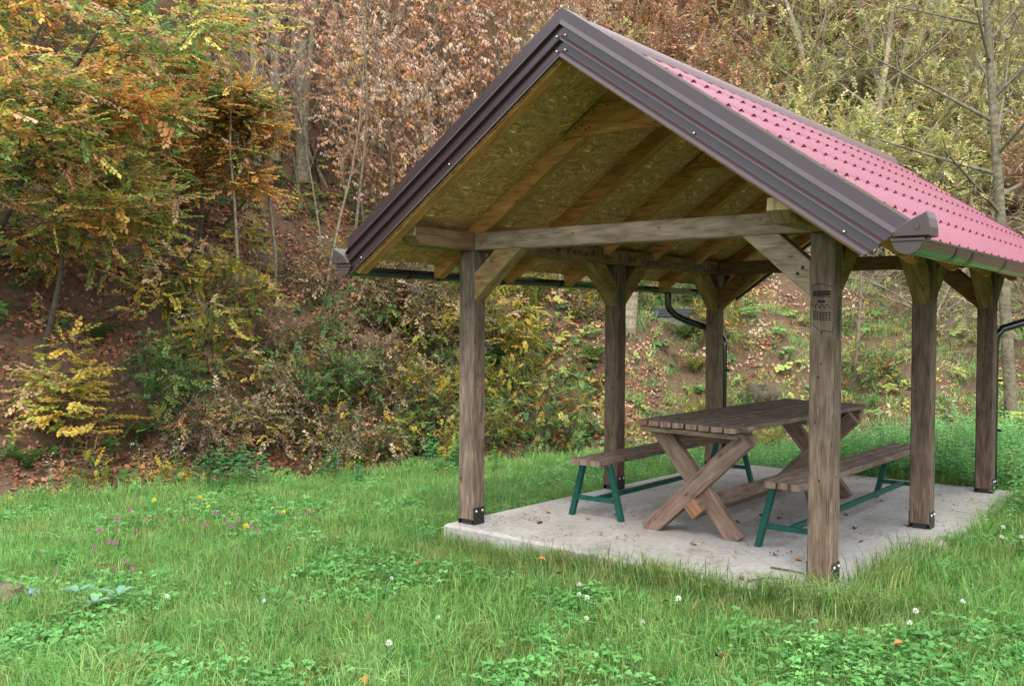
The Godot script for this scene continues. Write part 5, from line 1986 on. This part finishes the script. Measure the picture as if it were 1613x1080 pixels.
	rough_ball(gw, on_ground(-1.03, -2.72, 0.05), Vector3(0.036, 0.024, 0.028), 0.6, lin(120, 128, 206))
	rough_ball(gw, on_ground(-1.0, -2.70, 0.05), Vector3(0.024, 0.02, 0.02), 0.6, lin(170, 204, 226))
	tag(put("crumpled_wrapper", gw, M.plain), "small crumpled blue and white wrapper beside the brown clod of earth", "wrapper")
	# bare soil by the right edge of the slab
	var gb := G.new()
	var fan := []
	for k in 18:
		var a := TAU * k / 18
		var r := 1.0 + 0.25 * noise_a.get_noise_1d(k * 40.0)
		fan.append(Vector2(2.93 + cos(a) * 0.26 * r, 1.46 + sin(a) * 0.22 * r))
	for k in 18:
		var a: Vector2 = fan[k]
		var b: Vector2 = fan[(k + 1) % 18]
		gb.tri(on_ground(2.9, 1.43, 0.03), on_ground(b.x, b.y, 0.008), on_ground(a.x, a.y, 0.008), Vector2.ZERO, Vector2.ZERO, Vector2.ZERO, Color.WHITE)
	tag(put("bare_soil", gb, M.soil_pale), "", "", "", "structure")
	# fallen leaves on the slab
	var fl := [Vector2(0.53, 0.73), Vector2(0.60, 1.03), Vector2(0.74, 1.05), Vector2(1.47, 1.33), Vector2(1.50, 1.69), Vector2(1.65, 1.68), Vector2(1.72, 1.12), Vector2(1.71, 2.89), Vector2(2.02, 2.95), Vector2(2.28, 0.48), Vector2(2.11, 0.52), Vector2(2.23, 1.68), Vector2(2.20, -0.18), Vector2(1.56, 0.46), Vector2(2.15, 0.68), Vector2(0.19, 0.53), Vector2(0.34, 0.37), Vector2(0.15, 0.74), Vector2(2.22, 1.69), Vector2(2.41, 1.27), Vector2(2.71, 1.15), Vector2(2.00, 2.14), Vector2(0.45, 2.6), Vector2(0.9, 2.9), Vector2(1.2, 3.5), Vector2(2.3, 3.4)]
	var tones := [lin(104, 62, 38), lin(140, 92, 56), lin(82, 56, 42), lin(156, 110, 62)]
	var lm := []
	for c in tones:
		var g := G.new()
		leaf(g, Vector3(-0.03, 0.004, 0), Vector3(1, 0.1, 0).normalized(), Vector3(0.1, 1, 0.2).normalized(), 0.06, 0.042, c, 0.6, 0.3)
		lm.append(g.mesh())
	for p in fl:
		var o := put_mesh("fallen_leaf", lm[rng.randi() % 4], M.dry, P(p.x, p.y, 0.003), rng.randf() * TAU, rng.randf_range(0.5, 1.0))
		tag(o, "small dry brown leaf lying on the concrete slab", "leaf", "fallen leaves on the slab")
	# crumbs of soil and leaf bits swept to the edges of the slab
	var cg := G.new()
	for k in 7:
		leaf(cg, Vector3(rng.randf_range(-0.05, 0.05), 0.003, rng.randf_range(-0.05, 0.05)), Vector3(rng.randf_range(-1, 1), 0.15, rng.randf_range(-1, 1)).normalized(), Vector3(rng.randf_range(-0.4, 0.4), 1, rng.randf_range(-0.4, 0.4)).normalized(), rng.randf_range(0.006, 0.016), rng.randf_range(0.004, 0.01), grey(0.6, 1.2), 0.4, 0.3)
	var crumbs := []
	for k in 420:
		var p := Vector2(rng.randf_range(-0.15, 2.8), rng.randf_range(-0.2, 4.2))
		var edge := minf(minf(p.x + 0.2, 2.85 - p.x), minf(p.y + 0.25, 4.28 - p.y))
		if rng.randf() > 0.25 + 0.75 * exp(-edge * 6.0) or not over_slab(p.x, p.y, -0.03):
			continue
		crumbs.append([stand(P(p.x, p.y, 0.001), Vector3.UP, rng.randf_range(0.6, 1.4)), tint(pick([lin(92, 70, 52), lin(120, 92, 66), lin(74, 62, 48), lin(110, 116, 78)]), 0.25)])
	scatter_stuff("slab_debris", "crumbs of soil and bits of leaf on the concrete slab", "debris", [cg.mesh()], M.dry, crumbs)
	for p in [Vector2(-1.2, -2.2), Vector2(0.9, -1.9), Vector2(1.6, -2.6), Vector2(0.3, -0.9), Vector2(1.3, -0.75), Vector2(2.1, -0.9), Vector2(2.7, -1.5), Vector2(0.1, -2.7), Vector2(-0.6, -1.2), Vector2(3.3, -0.9), Vector2(1.0, -0.5), Vector2(-1.9, -0.3)]:
		var o := put_mesh("fallen_leaf", lm[rng.randi() % 4], M.dry, on_ground(p.x, p.y, 0.09), rng.randf() * TAU, rng.randf_range(0.7, 1.1))
		tag(o, "small dry brown leaf caught in the grass of the lawn", "leaf", "fallen leaves in the lawn")
	# twigs on the slab beside the near post
	var tws := [[[P(2.22, 0.19, 0.006), P(2.36, 0.17, 0.012), P(2.45, 0.12, 0.02), P(2.51, 0.05, 0.012)], "thin bent twig lying on the slab just left of the near post"], [[P(2.25, -0.22, 0.01), P(2.33, -0.16, 0.03), P(2.42, -0.13, 0.035), P(2.52, -0.15, 0.02), P(2.62, -0.2, 0.0)], "curved twig at the slab edge in front of the near post"]]
	for q in tws:
		var g := G.new()
		var rr := []
		for k in q[0].size():
			rr.append(0.006 - 0.001 * k)
		tube(g, q[0], rr, 5, Color(0.3, 0.28, 0.24), true)
		tag(put("fallen_twig", g, M.bark), q[1], "twig")
	# concrete headwall with dark boards, up the clearing
	var at := on_ground(-3.25, 9.1, -0.05)
	var hw := thing("culvert_headwall", "low concrete headwall topped with dark boards, behind the downpipe", "headwall", at)
	hw.rotation.y = 0.662
	var gc := G.new()
	prism(gc, [Vector2(-0.42, -0.2), Vector2(0.42, -0.2), Vector2(0.42, 0.17), Vector2(-0.42, 0.19)], Vector3(0, 0, -0.1), Vector3.RIGHT, Vector3.UP, Vector3(0, 0, 1), 0.25, Color.WHITE, Color.WHITE, 0.012)
	put("concrete_wall", gc, M.stone, hw)
	for k in 3:
		var g := G.new()
		bar(g, Vector3(-0.42, 0.21 + k * 0.05, 0.12 - k * 0.05), Vector3(0.38, 0.205 + k * 0.05, 0.12 - k * 0.05), Vector3(0, 0, 1), 0.1, 0.045, Color.WHITE, Color.WHITE, 0.004)
		put("board", g, M.slate, hw)
	# pale snag leaning behind the second left post
	var sn := G.new()
	var sb := on_ground(-3.55, 8.0, -0.1)
	var rt := Vector3(0.7887, 0, -0.6148)
	tube(sn, [sb, sb + Vector3.UP * 0.8 + rt * 0.06, sb + Vector3.UP * 1.6 + rt * 0.16, sb + Vector3.UP * 2.1 + rt * 0.24], [0.14, 0.12, 0.115, 0.09], 9, Color(1.0, 0.95, 0.88), true)
	tag(put("pale_snag", sn, M.bark), "pale barkless leaning trunk behind the second left post", "dead trunk")
	# old stump
	var st := G.new()
	rough_ball(st, on_ground(-1.52, 8.6, -0.05), Vector3(0.3, 0.2, 0.3), 0.3, lin(64, 50, 40))
	tag(put("old_stump", st, M.plain), "dark mossy stump in the clearing behind the table", "stump")
	# fallen branches on the slope
	var fb := [[-7.6, 3.3, 1.6, 0.5, "dead branch lying on the bank below the tall grey trunks"], [-7.1, 2.2, 1.3, 0.2, "dead branch on the red leaf bank"], [-8.6, 6.0, 2.2, 0.7, "long dead branch among the withered hornbeams"], [-5.6, 2.9, 1.2, 0.3, "dead branch sticking out of the scrub"], [-6.6, 0.6, 1.4, 0.6, "dead branch over the dark bank at left"]]
	for q in fb:
		var g := G.new()
		var a := on_ground(q[0], q[1], 0.1)
		var d := Vector3(rng.randf_range(0.3, 1), q[3], rng.randf_range(-0.8, 0.8)).normalized()
		tube(g, [a - d * q[2] * 0.5, a + Vector3(0, 0.08, 0), a + d * q[2] * 0.5], [0.03, 0.024, 0.01], 6, Color(0.42, 0.4, 0.37), true)
		for k in 4:
			var b: Vector3 = a + d * q[2] * rng.randf_range(-0.3, 0.4)
			tube(g, [b, b + Vector3(rng.randf_range(-0.4, 0.4), rng.randf_range(0.1, 0.5), rng.randf_range(-0.4, 0.4))], [0.012, 0.005], 4, Color(0.42, 0.4, 0.37))
		tag(put("dead_branch", g, M.bark), q[4], "branch", "dead branches on the slope")


func rough_ball(g: G, c: Vector3, r: Vector3, amount: float, col: Color) -> void:
	var pts := []
	for i in 9:
		var row := []
		var t := PI * i / 8
		for j in 13:
			var f := TAU * (j % 12) / 12
			var d := Vector3(sin(t) * cos(f), cos(t), sin(t) * sin(f))
			var q := 1.0 + amount * noise_a.get_noise_3d(d.x * 25.0 + c.x * 50.0, d.y * 25.0, d.z * 25.0 + c.z * 50.0) * 1.6
			row.append(c + d * r * q)
		pts.append(row)
	g.grid(pts, col, 0.1, 0.1, true)


func _ready() -> void:
	rng.seed = 4711
	noise_a.seed = 3
	noise_a.frequency = 0.05
	noise_a.fractal_octaves = 3
	noise_b.seed = 8
	noise_b.frequency = 0.05
	noise_b.fractal_octaves = 2
	var cam := Camera3D.new()
	cam.name = "camera"
	cam.fov = 38.46
	cam.near = 0.05
	cam.far = 900.0
	add_child(cam)
	cam.position = P(CAM_U, CAM_V, 1.4754)
	cam.rotation = Vector3(-0.019, 0.6621, 0.0059)
	cam.current = true
	var env := Environment.new()
	var sky := Sky.new()
	var sm := ProceduralSkyMaterial.new()
	sm.sky_top_color = Color(0.94, 0.97, 1.0)
	sm.sky_horizon_color = Color(0.82, 0.84, 0.88)
	sm.sky_energy_multiplier = 1.25
	sm.sky_curve = 0.25
	sm.ground_bottom_color = Color(0.25, 0.27, 0.2)
	sm.ground_horizon_color = Color(0.5, 0.52, 0.5)
	sm.sun_angle_max = 1.0
	sky.sky_material = sm
	env.background_mode = Environment.BG_SKY
	env.sky = sky
	env.tonemap_mode = Environment.TONE_MAPPER_LINEAR
	env.tonemap_exposure = 2.3
	env.sdfgi_enabled = true
	env.ssao_enabled = true
	env.ssil_enabled = true
	var we := WorldEnvironment.new()
	we.name = "world_environment"
	we.environment = env
	add_child(we)
	var sun := DirectionalLight3D.new()
	sun.name = "sun"
	sun.light_energy = 0.5
	sun.light_angular_distance = 14.0
	sun.light_color = Color(1.0, 0.97, 0.92)
	sun.shadow_enabled = true
	add_child(sun)
	sun.look_at_from_position(Vector3.ZERO, P(-0.35, 0.55, -0.8))
	make_materials()
	M.rust = mat(150, 78, 48, 0.85)
	M.slate = mat(46, 50, 58, 0.7)
	M.soil_pale = tri_mat(mottle(256, 43, [Color8(104, 84, 62), Color8(142, 118, 92), Color8(172, 150, 122)], 0.02, 5, 0.5), 1.2)
	build_ground()
	build_slab()
	build_shelter()
	build_furniture()
	build_forest()
	build_undergrowth()
	build_lawn()
	build_small_things()


func build_ground() -> void:
	var us := axis(-11.0, 13.0, 0.3, 400.0)
	var vs := axis(-8.0, 22.0, 0.3, 400.0)
	var h := []
	for j in vs.size():
		var row := []
		for i in us.size():
			row.append(P(us[i], vs[j], ground(us[i], vs[j])))
		h.append(row)
	var lawn := G.new()
	var hill := G.new()
	for part in 2:
		var g: G = lawn if part == 0 else hill
		var map := {}
		for j in vs.size() - 1:
			for i in us.size() - 1:
				var s := toe((us[i] + us[i + 1]) / 2, (vs[j] + vs[j + 1]) / 2).x
				if (s < -0.75) != (part == 0):
					continue
				var q := []
				for k in [[j, i], [j + 1, i], [j + 1, i + 1], [j, i + 1]]:
					var key: int = k[0] * 10000 + k[1]
					if not map.has(key):
						map[key] = g.v.size()
						var jj: int = k[0]
						var ii: int = k[1]
						var a: Vector3 = h[jj][mini(ii + 1, us.size() - 1)] - h[jj][maxi(ii - 1, 0)]
						var b: Vector3 = h[mini(jj + 1, vs.size() - 1)][ii] - h[maxi(jj - 1, 0)][ii]
						g.v.append(h[jj][ii]); g.n.append(a.cross(b).normalized()); g.uv.append(Vector2(us[ii], vs[jj])); g.c.append(Color.WHITE)
					q.append(map[key])
				for k in [q[0], q[1], q[2], q[0], q[2], q[3]]:
					g.idx.append(k)
	tag(put("lawn", lawn, M.lawn), "", "", "", "structure")
	tag(put("hillside", hill, M.litter_soil), "", "", "", "structure")


func axis(a: float, b: float, step: float, far: float) -> Array:
	var out := []
	var k := a
	while k <= b:
		out.append(k)
		k += step
	var d := step
	var lo := a
	var hi: float = out[-1]
	while hi < far:
		d *= 1.35
		hi += d
		lo -= d
		out.append(hi)
		out.push_front(lo)
	return out
